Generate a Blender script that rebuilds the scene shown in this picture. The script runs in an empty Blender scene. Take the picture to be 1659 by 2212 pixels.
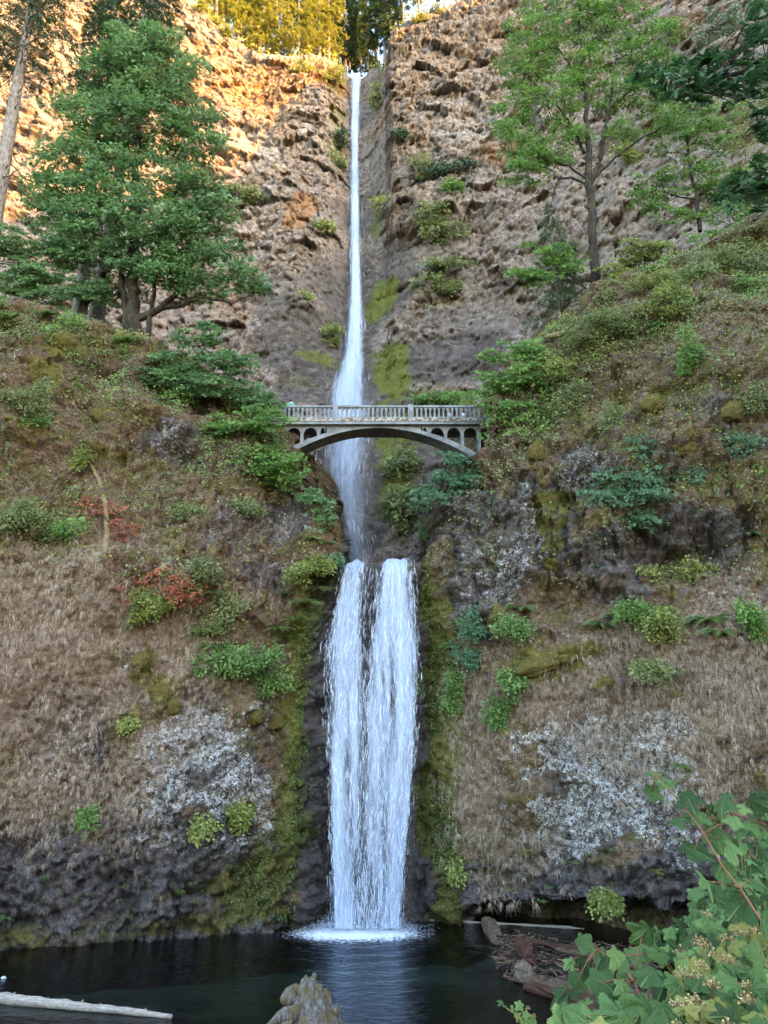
import bpy, math, random
import numpy as np
from mathutils import Vector, Matrix
R = math.radians
random.seed(7)
rng = np.random.default_rng(7)
scene = bpy.context.scene
col = scene.collection

# ------------------------------------------------------------------ camera
CAM_Z = 8.6
PITCH = R(20.0)
cam_d = bpy.data.cameras.new('camera')
cam_d.sensor_fit = 'VERTICAL'; cam_d.sensor_height = 36.0; cam_d.lens = 24.0
cam_d.clip_start = 0.1; cam_d.clip_end = 3000
cam = bpy.data.objects.new('camera', cam_d); col.objects.link(cam)
cam.location = (0, 0, CAM_Z); cam.rotation_euler = (R(90) + PITCH, 0, 0)
scene.camera = cam

# ------------------------------------------------------------------ sky, sun, exposure
SUN = Vector((0.875, -0.43, 0.215)).normalized()          # towards the low evening sun
world = bpy.data.worlds.new('World'); scene.world = world; world.use_nodes = True
wn = world.node_tree
sky = wn.nodes.new('ShaderNodeTexSky'); sky.sky_type = 'NISHITA'; sky.sun_disc = False
sky.sun_elevation = math.asin(SUN.z); sky.sun_rotation = math.atan2(SUN.x, SUN.y)
sky.air_density = 1.0; sky.dust_density = 1.5; sky.ozone_density = 1.0
bg = wn.nodes['Background']; bg.inputs['Strength'].default_value = 0.15
wn.links.new(sky.outputs['Color'], bg.inputs['Color'])
sd = bpy.data.lights.new('sun', 'SUN'); sd.energy = 2.0; sd.angle = R(0.5); sd.color = (1.0, 0.47, 0.11)
sun = bpy.data.objects.new('sun', sd); col.objects.link(sun)
sun.rotation_euler = SUN.to_track_quat('Z', 'Y').to_euler(); sun.location = (200, -100, 120)
vs = scene.view_settings
vs.view_transform = 'Standard'; vs.look = 'None'; vs.gamma = 1.0; vs.use_curve_mapping = False
vs.exposure = 4.0
try:
    vs.use_white_balance = True; vs.white_balance_temperature = 7000; vs.white_balance_tint = 10
except Exception:
    pass
scene.cycles.max_bounces = 6; scene.cycles.diffuse_bounces = 3; scene.cycles.glossy_bounces = 3
scene.cycles.transmission_bounces = 4; scene.cycles.transparent_max_bounces = 24
scene.cycles.caustics_reflective = False; scene.cycles.caustics_refractive = False
scene.cycles.use_denoising = True; scene.cycles.denoiser = 'OPENIMAGEDENOISE'; scene.cycles.denoising_input_passes = 'RGB_ALBEDO_NORMAL'; scene.cycles.denoising_prefilter = 'ACCURATE'

# ------------------------------------------------------------------ numeric helpers
CP, SP = math.cos(PITCH), math.sin(PITCH)
FPX = 2212 / 2 / 0.75                       # focal length in units of a 1659 x 2212 picture
def ray(u, v):
    a = (np.asarray(u, float) - 829.5) / FPX; b = (1106 - np.asarray(v, float)) / FPX
    return a, CP - b * SP, SP + b * CP      # direction x, y, z
def P(u, v, Y):
    dx, dy, dz = ray(u, v); t = Y / dy
    return Vector((dx * t, Y, CAM_Z + dz * t))
def px_m(u, v, Y):                          # metres covered by one picture unit there
    dx, dy, dz = ray(u, v); return float(Y / dy / FPX)
def sstep(a, b, x):
    t = np.clip((x - a) / (b - a), 0, 1); return t * t * (3 - 2 * t)
def hash3(ix, iy, iz, seed):
    h = (ix * 374761393 + iy * 668265263 + iz * 2147483647 + seed * 1274126177).astype(np.uint32)
    h = (h ^ (h >> np.uint32(13))) * np.uint32(1274126177)
    h = (h ^ (h >> np.uint32(16))) * np.uint32(2246822519)
    h = h ^ (h >> np.uint32(15))
    return h
def vnoise(p, seed=0):
    i = np.floor(p).astype(np.int64); f = p - i; w = f * f * (3 - 2 * f)
    out = np.zeros(len(p))
    for c in range(8):
        ox, oy, oz = c & 1, (c >> 1) & 1, c >> 2
        v = hash3(i[:, 0] + ox, i[:, 1] + oy, i[:, 2] + oz, seed) / 2147483648.0 - 1.0
        out += v * (w[:, 0] if ox else 1 - w[:, 0]) * (w[:, 1] if oy else 1 - w[:, 1]) * (w[:, 2] if oz else 1 - w[:, 2])
    return out
def fbm(p, octs=4, seed=0, gain=0.5):
    a, s, t = 1.0, 0.0, 0.0
    q = p.copy()
    for o in range(octs):
        s = s + a * vnoise(q, seed + o * 17); t += a; a *= gain; q = q * 2.03 + 3.7
    return s / t
def worley(p, seed=0, tilt=False):          # F1, F2, random of the nearest cell (and a facet tilt)
    i = np.floor(p).astype(np.int64)
    d1 = np.full(len(p), 9.0); d2 = np.full(len(p), 9.0); cid = np.zeros(len(p)); dl = np.zeros((len(p), 3))
    for a in (-1, 0, 1):
        for b in (-1, 0, 1):
            for c in (-1, 0, 1):
                jx, jy, jz = i[:, 0] + a, i[:, 1] + b, i[:, 2] + c
                h = hash3(jx, jy, jz, seed)
                ex = p[:, 0] - jx - (h & np.uint32(1023)) / 1023.0
                ey = p[:, 1] - jy - ((h >> np.uint32(10)) & np.uint32(1023)) / 1023.0
                ez = p[:, 2] - jz - ((h >> np.uint32(20)) & np.uint32(1023)) / 1023.0
                d = np.sqrt(ex * ex + ey * ey + ez * ez)
                m = d < d1
                d2 = np.where(m, d1, np.minimum(d2, d)); cid = np.where(m, (h >> np.uint32(7) & np.uint32(4095)) / 4095.0, cid)
                d1 = np.where(m, d, d1)
                if tilt: dl[m] = np.stack([ex, ey, ez], 1)[m]
    if tilt:
        an = cid * 61.0; return d1, d2, cid, dl[:, 0] * np.cos(an) + dl[:, 2] * (np.sin(an) + .45)
    return d1, d2, cid

def mesh_np(name, V, F, mat=None, parent=None, smooth=False, attrs=None, mats=None, fmat=None):
    """one mesh object from arrays; F is (n,3) or (n,4)"""
    me = bpy.data.meshes.new(name)
    V = np.asarray(V, np.float32); F = np.asarray(F, np.int32)
    k = F.shape[1]
    me.vertices.add(len(V)); me.vertices.foreach_set('co', V.ravel())
    me.loops.add(F.size); me.loops.foreach_set('vertex_index', F.ravel())
    me.polygons.add(len(F)); me.polygons.foreach_set('loop_start', np.arange(0, F.size, k, dtype=np.int32))
    if smooth: me.polygons.foreach_set('use_smooth', np.ones(len(F), bool))
    if fmat is not None: me.polygons.foreach_set('material_index', np.asarray(fmat, np.int32))
    for an, av in (attrs or {}).items():
        av = np.asarray(av, np.float32)
        if av.ndim == 1:
            me.attributes.new(an, 'FLOAT', 'POINT').data.foreach_set('value', av)
        else:
            me.attributes.new(an, 'FLOAT_COLOR', 'POINT').data.foreach_set('color', av.ravel())
    me.update(); me.validate()
    for m in (mats or ([mat] if mat else [])): me.materials.append(m)
    o = bpy.data.objects.new(name, me); col.objects.link(o)
    if parent: o.parent = parent
    return o
def grid_faces(nr, nc):
    a = np.arange(nr * nc).reshape(nr, nc)
    return np.stack([a[:-1, :-1], a[:-1, 1:], a[1:, 1:], a[1:, :-1]], -1).reshape(-1, 4)
def tag(o, label=None, cat=None, group=None, kind=None):
    if label: o['label'] = label
    if cat: o['category'] = cat
    if group: o['group'] = group
    if kind: o['kind'] = kind
    return o
def empty(name, loc=(0, 0, 0)):
    o = bpy.data.objects.new(name, None); o.empty_display_size = 0.2; o.location = loc; col.objects.link(o); return o

# ------------------------------------------------------------------ material helpers
class NT:
    def __init__(s, name):
        s.m = bpy.data.materials.new(name); s.m.use_nodes = True; s.t = s.m.node_tree
        s.b = s.t.nodes['Principled BSDF']; s.out = s.t.nodes['Material Output']
    def n(s, typ, **kw):
        nd = s.t.nodes.new(typ)
        for k, v in kw.items(): setattr(nd, k, v)
        return nd
    def l(s, a, b): s.t.links.new(a, b)
    def sv(s, sock, v):
        if hasattr(v, 'links') or isinstance(v, bpy.types.NodeSocket): s.l(v, sock)
        elif isinstance(v, (tuple, list)) and len(v) == 3 and sock.type == 'RGBA': sock.default_value = (*v, 1)
        else: sock.default_value = v
    def attr(s, name, out='Fac'): return s.n('ShaderNodeAttribute', attribute_name=name).outputs[out]
    def noise(s, scale, detail=4, rough=0.55, vec=None, out='Fac'):
        nd = s.n('ShaderNodeTexNoise'); nd.inputs['Scale'].default_value = scale; nd.inputs['Detail'].default_value = detail
        nd.inputs['Roughness'].default_value = rough
        s.l(vec if vec is not None else s.obj(), nd.inputs['Vector']); return nd.outputs[out]
    def voro(s, scale, feat='F1', vec=None, out='Distance'):
        nd = s.n('ShaderNodeTexVoronoi', feature=feat); nd.inputs['Scale'].default_value = scale
        s.l(vec if vec is not None else s.obj(), nd.inputs['Vector']); return nd.outputs[out]
    def obj(s):
        if not hasattr(s, '_tc'): s._tc = s.n('ShaderNodeNewGeometry').outputs['Position']
        return s._tc
    def local(s):
        if not hasattr(s, '_lc'): s._lc = s.n('ShaderNodeTexCoord').outputs['Object']
        return s._lc
    def scaled(s, v, sc):
        nd = s.n('ShaderNodeMapping'); nd.inputs['Scale'].default_value = sc; s.l(v, nd.inputs['Vector']); return nd.outputs[0]
    def mix(s, f, a, b, blend='MIX'):
        nd = s.n('ShaderNodeMix', data_type='RGBA', blend_type=blend)
        s.sv(nd.inputs[0], f); s.sv(nd.inputs[6], a); s.sv(nd.inputs[7], b); return nd.outputs[2]
    def math(s, op, a, b=0.0, clamp=False):
        nd = s.n('ShaderNodeMath', operation=op, use_clamp=clamp); s.sv(nd.inputs[0], a); s.sv(nd.inputs[1], b); return nd.outputs[0]
    def ramp(s, f, a, b, c=0.0, d=1.0, smooth=True):
        nd = s.n('ShaderNodeMapRange', interpolation_type='SMOOTHSTEP' if smooth else 'LINEAR')
        s.sv(nd.inputs[0], f); nd.inputs[1].default_value = a; nd.inputs[2].default_value = b; nd.inputs[3].default_value = c; nd.inputs[4].default_value = d
        return nd.outputs[0]
    def cr(s, f, stops):
        nd = s.n('ShaderNodeValToRGB'); e = nd.color_ramp.elements
        while len(e) < len(stops): e.new(0.5)
        for i, (p, c) in enumerate(stops): e[i].position = p; e[i].color = (*c, 1)
        s.sv(nd.inputs[0], f); return nd.outputs[0]
    def bump(s, h, strength=0.5, dist=0.1, normal=None):
        nd = s.n('ShaderNodeBump'); nd.inputs['Strength'].default_value = strength; nd.inputs['Distance'].default_value = dist
        s.l(h, nd.inputs['Height'])
        if normal is not None: s.l(normal, nd.inputs['Normal'])
        return nd.outputs[0]
    def base(s, c): s.sv(s.b.inputs['Base Color'], c)
    def rough(s, r): s.sv(s.b.inputs['Roughness'], r)
    def spec(s, r): s.b.inputs['Specular IOR Level'].default_value = r
    def normal(s, n): s.l(n, s.b.inputs['Normal'])

# ================================================================== TERRAIN
XK = [-60, -24, -19, -10, -4.8, -3.2, 3.2, 4.4, 9, 15, 20, 60]
YK = [27, 35.8, 37.4, 40.4, 42.5, 44.3, 44.3, 42.6, 39.4, 36.6, 35, 27]
CREST = [(-200, 680, 44.5), (0, 690, 45.5), (170, 712, 46), (330, 745, 46.5), (470, 825, 46.5), (600, 885, 46.5)]
CRESTR = [(1040, 885, 46.5), (1180, 730, 46.5), (1290, 655, 46.5), (1450, 575, 46.5), (1659, 500, 46), (1900, 420, 45)]
cl = [P(*c) for c in CREST]; crr = [P(*c) for c in CRESTR]
CRX = [p.x for p in cl] + [p.x for p in crr]; CRZ = [p.z for p in cl] + [p.z for p in crr]
LIP_Z = 21.2
def front(x, z):
    yb = np.interp(x, XK, YK)
    left = yb + (0.05 + 0.05 * sstep(-2.5, -7, x)) * z + 0.24 * np.maximum(0, z - 20) * sstep(-2, -8, x)
    right = yb + 0.05 * z + 2.0 * sstep(14.5, 17.5, z) * sstep(6, 11, x) + 0.30 * np.maximum(0, z - 27)
    y = np.where(x < 0, left, right)
    # undercut at the foot of the right wall
    s9 = sstep(5, 14, x); y = y + 5.5 * sstep(0, 1, (1.2 + 1.0 * s9 - z) / .8) * sstep(3.6, 7.5, x)
    zc = np.interp(x, CRX, CRZ)
    y = y + 2.2 * np.maximum(0, z - zc - 0.2) + 1.2 * np.maximum(0, z - zc - 3)
    return y
def gorge_d(x, z):
    xl = np.interp(z, [21.0, 21.6, 24.2, 27.6, 32.4, 40], [-3.3, -3.4, -3.9, -6.0, -7.6, -8.0])
    xr = np.interp(z, [21.0, 21.6, 22.4, 25.5, 28.6, 33, 40], [3.0, 3.0, 3.1, 5.2, 7.0, 7.6, 7.8])
    return np.minimum(x - xl, xr - x)
def near_base(x, z):
    y = front(x, z)
    d = gorge_d(x, z + 0.35 * np.sin(z * 1.7))
    up = sstep(LIP_Z - 0.02, LIP_Z + 0.3, z)
    y = y + up * np.clip(d, 0, 9) * 13.0
    return np.minimum(y, 120.0)
def hit(u, v, f=None, y0=28.0, y1=120.0):
    """where the sight line through (u,v) meets a sheet y=f(x,z)"""
    f = f or near_base
    dx, dy, dz = ray(u, v); ys = np.linspace(y0, y1, 1400); t = ys / dy
    xs = dx * t; zs = CAM_Z + dz * t
    k = np.argmax(ys > f(xs, zs))
    return Vector((float(xs[k]), float(ys[k]), float(zs[k])))

# ---- masks set out on the near walls: (u, v, radius u, radius v, weight)
MOSS = [(645, 1560, 28, 330, 1.0), (668, 1330, 22, 70, .8), (560, 1900, 70, 80, .9), (620, 1790, 40, 110, 1.0), (945, 1640, 38, 330, 1.15), (925, 1300, 24, 100, .95), (960, 1840, 30, 120, .9),
        (1190, 1130, 45, 60, .9), (1200, 1000, 30, 45, .7), (1175, 1440, 75, 40, 1.2), (1230, 1410, 60, 22, 1), (1215, 1330, 50, 20, .9), (1075, 1340, 18, 35, 1), (1090, 1560, 30, 50, .6),
        (1190, 1225, 20, 14, 1.3), (1210, 1180, 15, 20, .9), (1155, 985, 28, 28, 1.1), (1060, 1180, 18, 40, .6), (1290, 890, 50, 60, .5), (1190, 1080, 40, 25, 1.1),
        (350, 1500, 30, 45, 1.2), (310, 1430, 25, 40, 1.1), (150, 760, 40, 40, 1), (60, 900, 70, 60, .5), (110, 820, 30, 30, 1), (220, 990, 60, 60, .6), (400, 1010, 70, 60, .4), (520, 1580, 40, 40, .5), (550, 1530, 40, 25, .5),
        (700, 1230, 25, 25, .9), (180, 1800, 40, 60, .35), (310, 1830, 40, 60, .4), (250, 2010, 140, 30, .6), (40, 2040, 80, 25, .7), (480, 1990, 120, 18, .7), (1290, 1500, 40, 30, .4), (1480, 1200, 40, 30, .5), (1420, 1000, 100, 60, .35), (1350, 830, 80, 60, .4), (1480, 880, 60, 60, .45), (1560, 1050, 50, 50, .45)]
LICH = [(440, 1600, 130, 70, 1.0), (500, 1700, 90, 70, .9), (360, 1720, 70, 70, 1.0), (330, 1600, 60, 60, .75), (560, 1760, 80, 40, .6), (320, 1800, 60, 40, .5), (450, 1810, 80, 35, .45), (170, 1560, 45, 60, .45), (110, 1640, 40, 80, .4), (200, 1620, 40, 90, .4),
        (1270, 1650, 130, 90, 1.3), (1350, 1720, 120, 75, 1.5), (1230, 1760, 90, 70, 1.2), (1410, 1640, 80, 90, .85), (1300, 1580, 90, 40, .6), (1400, 1790, 100, 50, .7), (1480, 1860, 40, 40, .5), (1080, 1230, 60, 90, .6), (1170, 1150, 60, 100, .55), (1240, 1000, 60, 60, .6),
        (360, 960, 40, 40, .5), (480, 1150, 40, 60, .3), (640, 1130, 60, 50, .5), (1120, 1700, 30, 60, .3), (280, 1420, 40, 40, .3), (1010, 1300, 40, 60, .35), (1350, 1310, 60, 40, .2)]
ROCK = [(120, 1900, 260, 120, 1.2), (420, 1870, 260, 110, 1.3), (350, 1980, 330, 60, 1.2), (690, 1650, 30, 380, 1.4), (910, 1500, 18, 330, 1.2), (1250, 1930, 320, 60, 1.3), (1450, 1900, 150, 90, 1.0), (1000, 1930, 120, 50, 1.0), (1000, 1120, 80, 90, .8), (1170, 1130, 80, 130, .95), (1330, 1190, 120, 70, .8), (370, 960, 60, 45, 1.0), (640, 1130, 80, 80, 1.0), (500, 1150, 70, 70, .6),
        (180, 1600, 100, 140, .75), (430, 1650, 160, 130, .9), (1300, 1700, 200, 160, .9), (1480, 1180, 110, 60, .6), (720, 1240, 20, 90, 1), (560, 1240, 60, 45, .8), (1070, 1250, 90, 110, .9), (1250, 1010, 70, 80, .95), (1440, 1000, 60, 60, .6), (1540, 1150, 80, 50, .9), (1350, 1290, 60, 30, .7), (1560, 900, 40, 60, .6)]
WET = [(690, 1650, 45, 420, 1.3), (905, 1600, 35, 420, 1.3), (720, 1290, 25, 80, 1.2), (800, 1600, 120, 500, 1.2), (810, 1290, 50, 100, 1.2)]
GRASS = [(150, 1430, 260, 260, 1.2), (90, 1650, 130, 130, 1.0), (300, 1620, 90, 130, .8), (380, 1450, 70, 90, .8), (60, 1230, 100, 90, .9), (220, 1780, 120, 60, .6), (1060, 1700, 90, 190, 1.1), (1200, 1500, 200, 90, 1.0), (1480, 1500, 220, 130, 1.2), (1500, 1640, 140, 110, 1.0), (1300, 1560, 140, 60, .8), (1010, 1540, 60, 90, .8), (560, 1180, 90, 90, .4), (540, 1280, 60, 60, .5), (450, 1560, 80, 60, .4), (1600, 1350, 80, 120, .7)]
SOIL = [(380, 840, 200, 40, 1), (560, 1010, 120, 60, .8), (1480, 1150, 140, 60, 1.0), (1200, 800, 200, 80, .5), (1100, 950, 60, 90, .7), (120, 780, 200, 60, .5)]
def place(lst):
    out = []
    for u, v, ru, rv, w in lst:
        h = hit(u, v); s = px_m(u, v, h.y); out.append((h.x, h.z, ru * s, rv * s * 1.06, w))
    return out
def mask(x, z, lst, warp):
    m = np.zeros(len(x))
    for cx, cz, rx, rz, w in lst:
        d = np.sqrt(((x - cx) / rx) ** 2 + ((z - cz) / rz) ** 2) + warp
        m = np.maximum(m, w * sstep(1.35, 0.55, d))
    return m
MOSSW, LICHW, ROCKW, WETW, GRASSW, SOILW = [place(l) for l in (MOSS, LICH, ROCK, WET, GRASS, SOIL)]
# bumps: moss cushions and rock knobs standing proud of the near walls (u, v, radius, height in m)
KNOBS = [(1190, 1230, 20, .45), (1155, 985, 30, .6), (1075, 1345, 22, .6), (1175, 1440, 70, .5), (1230, 1410, 45, .4), (1200, 1170, 18, .4), (1215, 1120, 25, .4), (1190, 1060, 28, .45), (350, 1510, 35, .7), (310, 1440, 28, .6), (290, 1380, 25, .4), (150, 760, 35, .6), (60, 800, 30, .5), (110, 830, 25, .5),
         (190, 780, 20, .5), (540, 1540, 40, .6), (520, 1600, 30, .5), (590, 1240, 30, .5), (700, 1225, 25, .5), (1300, 1480, 40, .5), (1260, 1360, 30, .5), (1400, 870, 40, .5), (1480, 960, 40, .6), (1340, 930, 35, .6), (1200, 910, 30, .6), (1560, 900, 40, .6), (1460, 1090, 30, .5), (1130, 1120, 30, .5), (1090, 1050, 25, .4), (380, 960, 50, .7), (240, 900, 35, .5)]
KN = []
for u, v, r_, a_ in KNOBS:
    h = hit(u, v); s = px_m(u, v, h.y); KN.append((h.x, h.z, r_ * s, a_))
HOLES = [(1440, 1205, 150, 55, 1.6), (1560, 1180, 90, 50, 1.0), (1110, 780, 26, 18, .8), (1330, 805, 20, 14, .9), (1290, 960, 45, 30, .7), (430, 880, 130, 30, .8), (600, 1040, 60, 50, 1.0), (1090, 900, 50, 50, .8)]
HL = []
for u, v, ru, rv, a_ in HOLES:
    h = hit(u, v); s = px_m(u, v, h.y); HL.append((h.x, h.z, ru * s, rv * s, a_))

NX, NZ = 640, 470
s_ = np.linspace(-1, 1, NX); zz = np.concatenate([np.linspace(-2.0, 50, NZ - 60), np.linspace(50.3, 72, 60)])
S2, Z2 = np.meshgrid(s_, zz)
X2 = S2 * (23.5 + 0.42 * np.clip(Z2, 0, 60)); x = X2.ravel(); z = Z2.ravel()
y = near_base(x, z)
p0 = np.stack([x, y * 0.6, z], 1)
w1 = fbm(p0 * 0.45, 4, 11); w2 = fbm(p0 * 1.3, 3, 23)
mM = mask(x, z, MOSSW, w1 * .9 + w2 * .5); mL = mask(x, z, LICHW, w1 * .5 + w2 * .9); mR = mask(x, z, ROCKW, w1 * .9 + w2 * .4)
mW = mask(x, z, WETW, w1 * .4); mG = mask(x, z, GRASSW, w1 * .9 + w2 * .6); mS = mask(x, z, SOILW, w1 * .8)
mR = np.maximum(mR, mW)
steep = sstep(LIP_Z, LIP_Z + .5, z) * sstep(0, .6, gorge_d(x, z))
veg = 1 - np.clip(mR, 0, 1)
disp = 1.3 * fbm(p0 * 0.16, 3, 5) + 0.6 * w1 + 1.5 * fbm(np.stack([x * .28, y * .1, z * .09], 1), 2, 6) * sstep(4.5, 8, np.abs(x))
rk_ = np.clip(mR, 0, 1)
f1, f2, cid, tl_ = worley(p0 * 0.62 + .3 * w2[:, None], 3, True)
disp += (0.75 * (cid - .5) + .75 * tl_) * (0.5 + 0.5 * rk_) * (1 - .6 * np.clip(mG, 0, 1))
f1, f2, cid, tl_ = worley(np.stack([x, y * .5, z], 1) * 1.7 + .2 * w2[:, None], 9, True)
disp += (0.28 * (cid - .5) + .34 * tl_) * (0.3 + 0.7 * rk_)
f1, f2, cid, tl_ = worley(np.stack([x, y * .5, z * 1.2], 1) * 3.6, 10, True)
disp += (0.12 * (cid - .5) + .17 * tl_) * (0.25 + 0.75 * rk_)
disp += 0.16 * fbm(p0 * 3.3, 2, 31) * (1 + .6 * veg)
f1, f2, cid = worley(p0 * 2.1, 41)
disp += np.clip(mM, 0, 1) * 0.28 * (0.75 - f1)
cq = np.stack([x + .25 * w2, y * .3, z * .30 + .2 * w1], 1)
f1, f2, cid = worley(cq * 1.0, 45)
cm_ = sstep(2.6, 5, np.abs(x)) * sstep(16.5, 19, z) * sstep(36, 28, z) * np.where(x > 0, 1.0, .45)
disp += cm_ * (1.1 * (cid - .5) + .5 * np.sqrt(np.clip(f2 - f1, 0, .35)))
led = fbm(np.stack([x * .10, y * 0, z * .42 + .05 * x], 1), 2, 47); disp += 0.55 * (sstep(-.2, .2, led + .5 * w2) - .5) * (.35 + .65 * sstep(12, 18, z))
f1, f2, cid = worley(p0 * 1.5 + w2[:, None] * .2, 49); disp += .34 * np.sqrt(np.clip(f2 - f1, 0, .4)) * (.4 + .6 * np.clip(mR, 0, 1))
for cx, cz, r_, a_ in KN:
    disp += a_ * np.exp(-(((x - cx) / r_) ** 2 + ((z - cz) / r_) ** 2) * 1.2)
for cx, cz, rx, rz, a_ in HL:
    disp -= a_ * np.exp(-(((x - cx) / rx) ** 2 + ((z - cz) / rz) ** 2) * 1.2) * 1.0
att = 1 - 0.75 * sstep(2.6, 3.4, 4.9 - np.abs(x)) * sstep(30, 22, z)
disp *= np.where(z < LIP_Z + 1, att, 1)
Yg = y.reshape(NZ, NX); gz_ = np.gradient(Yg, zz, axis=0); gx_ = np.gradient(Yg, axis=1) / np.gradient(X2, axis=1)
gx_ = np.clip(gx_, -4, 4).ravel(); gz_ = np.clip(gz_, -1.5, 1.5).ravel(); nl_ = np.sqrt(1 + gx_ ** 2 + gz_ ** 2)
y = y - disp / nl_; x = x + disp * gx_ / nl_; z = z + disp * gz_ / nl_ * .6
NEARY = y.reshape(NZ, NX)
def near_surf(xq, zq):
    """displaced depth of the near walls at (x, z), nearest grid vertex"""
    xq = np.asarray(xq, float); zq = np.asarray(zq, float)
    j = np.clip(np.searchsorted(zz, zq), 0, NZ - 1)
    sq = xq / (23.5 + 0.42 * np.clip(zq, 0, 60))
    i = np.clip(((sq + 1) / 2 * (NX - 1)).round().astype(int), 0, NX - 1)
    return NEARY[j, i]
X2n, Z2n = X2.copy(), Z2.copy(); mM0, mL0, mR0, mW0, mG0 = mM, mL, mR, mW, mG
c1 = np.stack([np.clip(mM, 0, 1.5), np.clip(mL, 0, 1.5), np.clip(mR, 0, 1.5), np.ones_like(x)], 1)
c2 = np.stack([np.clip(mW, 0, 1.5), np.clip(mG, 0, 1.5), np.clip(mS, 0, 1.5), np.ones_like(x)], 1)

def near_rock():
    m = NT('near_cliff'); A = m.n('ShaderNodeSeparateColor'); B = m.n('ShaderNodeSeparateColor')
    m.l(m.attr('m1', 'Color'), A.inputs[0]); m.l(m.attr('m2', 'Color'), B.inputs[0])
    moss, lich, rock = A.outputs; wet, grass, soil = B.outputs
    n1 = m.noise(0.7, 6, .6); n2 = m.noise(4.0, 7, .72); n3 = m.noise(16, 5, .75)
    n2 = m.ramp(n2, .28, .72, 0, 1, False); n3 = m.ramp(n3, .25, .75, 0, 1, False)
    nn = m.math('ADD', m.math('MULTIPLY', n2, .5), m.math('MULTIPLY', n3, .5))
    rockc = m.cr(nn, [(.2, (.012, .010, .011)), (.45, (.060, .052, .054)), (.62, (.12, .106, .106)), (.82, (.26, .235, .225))])
    rockc = m.mix(m.ramp(n1, .45, .7, 0, .4), rockc, m.mix(.5, rockc, (.16, .11, .08)))
    dry = m.cr(nn, [(.22, (.022, .013, .008)), (.45, (.090, .056, .036)), (.62, (.175, .12, .078)), (.82, (.33, .245, .165))])
    olive = m.cr(nn, [(.25, (.030, .026, .008)), (.5, (.095, .078, .022)), (.8, (.22, .18, .055))])
    ground = m.mix(m.ramp(n1, .45, .60, 0, .8), dry, olive)
    ground = m.mix(m.ramp(m.noise(1.7, 5, .6), .53, .64), ground, m.mix(.30, rockc, dry))
    gr = m.cr(nn, [(.22, (.055, .036, .026)), (.5, (.165, .115, .082)), (.8, (.34, .255, .19))])
    c = m.mix(m.math('MULTIPLY', soil, .9, True), ground, m.cr(nn, [(.3, (.016, .010, .008)), (.7, (.085, .055, .036))]))
    rk = m.ramp(m.math('ADD', rock, m.math('MULTIPLY', m.math('SUBTRACT', n2, .5), .9)), .35, .75)
    c = m.mix(rk, c, rockc)
    c = m.mix(m.ramp(m.math('ADD', grass, m.math('MULTIPLY', m.math('SUBTRACT', n2, .5), 1.2)), .4, .95, 0, .8), c, gr)
    wv = m.n('ShaderNodeVectorMath', operation='ADD'); m.l(m.obj(), wv.inputs[0]); m.l(m.scaled(m.noise(9, 3, .6, out='Color'), (.12, .12, .12)), wv.inputs[1])
    v1 = m.voro(5.5, 'F1', wv.outputs[0], out='Color'); sv = m.n('ShaderNodeSeparateColor'); m.l(v1, sv.inputs[0])
    v2 = m.voro(11.0, 'F1', wv.outputs[0], out='Color'); sv2 = m.n('ShaderNodeSeparateColor'); m.l(v2, sv2.inputs[0])
    flake = m.math('MAXIMUM', m.math('MULTIPLY', sv.outputs[0], m.ramp(n3, .25, .5)), m.math('MULTIPLY', sv2.outputs[1], m.ramp(n3, .3, .55)))
    lf = m.ramp(m.math('ADD', flake, m.math('MULTIPLY', m.math('MINIMUM', lich, 1.0), .60)), 1.10, 1.20)
    lf = m.math('MULTIPLY', lf, m.ramp(lich, .05, .3))
    lc = m.mix(sv2.outputs[2], (.26, .27, .28), (.60, .60, .60))
    c = m.mix(lf, c, lc)
    mossc = m.cr(nn, [(.2, (.022, .022, .004)), (.5, (.085, .080, .014)), (.8, (.22, .19, .045))])
    mw = m.mix(m.ramp(wet, .0, .4), mossc, m.cr(nn, [(.25, (.012, .017, .003)), (.55, (.050, .062, .008)), (.85, (.15, .16, .03))]))
    mg = m.math('ADD', m.math('MULTIPLY', m.math('SUBTRACT', n2, .5), 1.1), m.math('MULTIPLY', m.math('SUBTRACT', n1, .5), 1.2))
    c = m.mix(m.ramp(m.math('ADD', moss, mg), .42, .85, 0, .92), c, mw)
    wf = m.math('MULTIPLY', wet, m.ramp(moss, .9, .3), True)
    c = m.mix(m.math('MULTIPLY', wf, .75, True), c, m.mix(.6, c, (.016, .016, .018)))
    m.base(c); m.rough(m.ramp(wf, 0, 1, .95, .38)); m.spec(.3)
    h = m.math('ADD', m.math('MULTIPLY', n2, .6), m.math('MULTIPLY', n3, .5))
    h = m.math('SUBTRACT', h, m.math('MULTIPLY', m.voro(5.5, 'F1', wv.outputs[0]), .6))
    m.normal(m.bump(h, .8, .12)); return m.m
near = mesh_np('cliff_terrain', np.stack([x, y, z], 1), grid_faces(NZ, NX), near_rock(), smooth=False, attrs={'m1': c1, 'm2': c2})
tag(near, 'mossy grass-hung rock walls either side of the lower waterfall', kind='structure')

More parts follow.
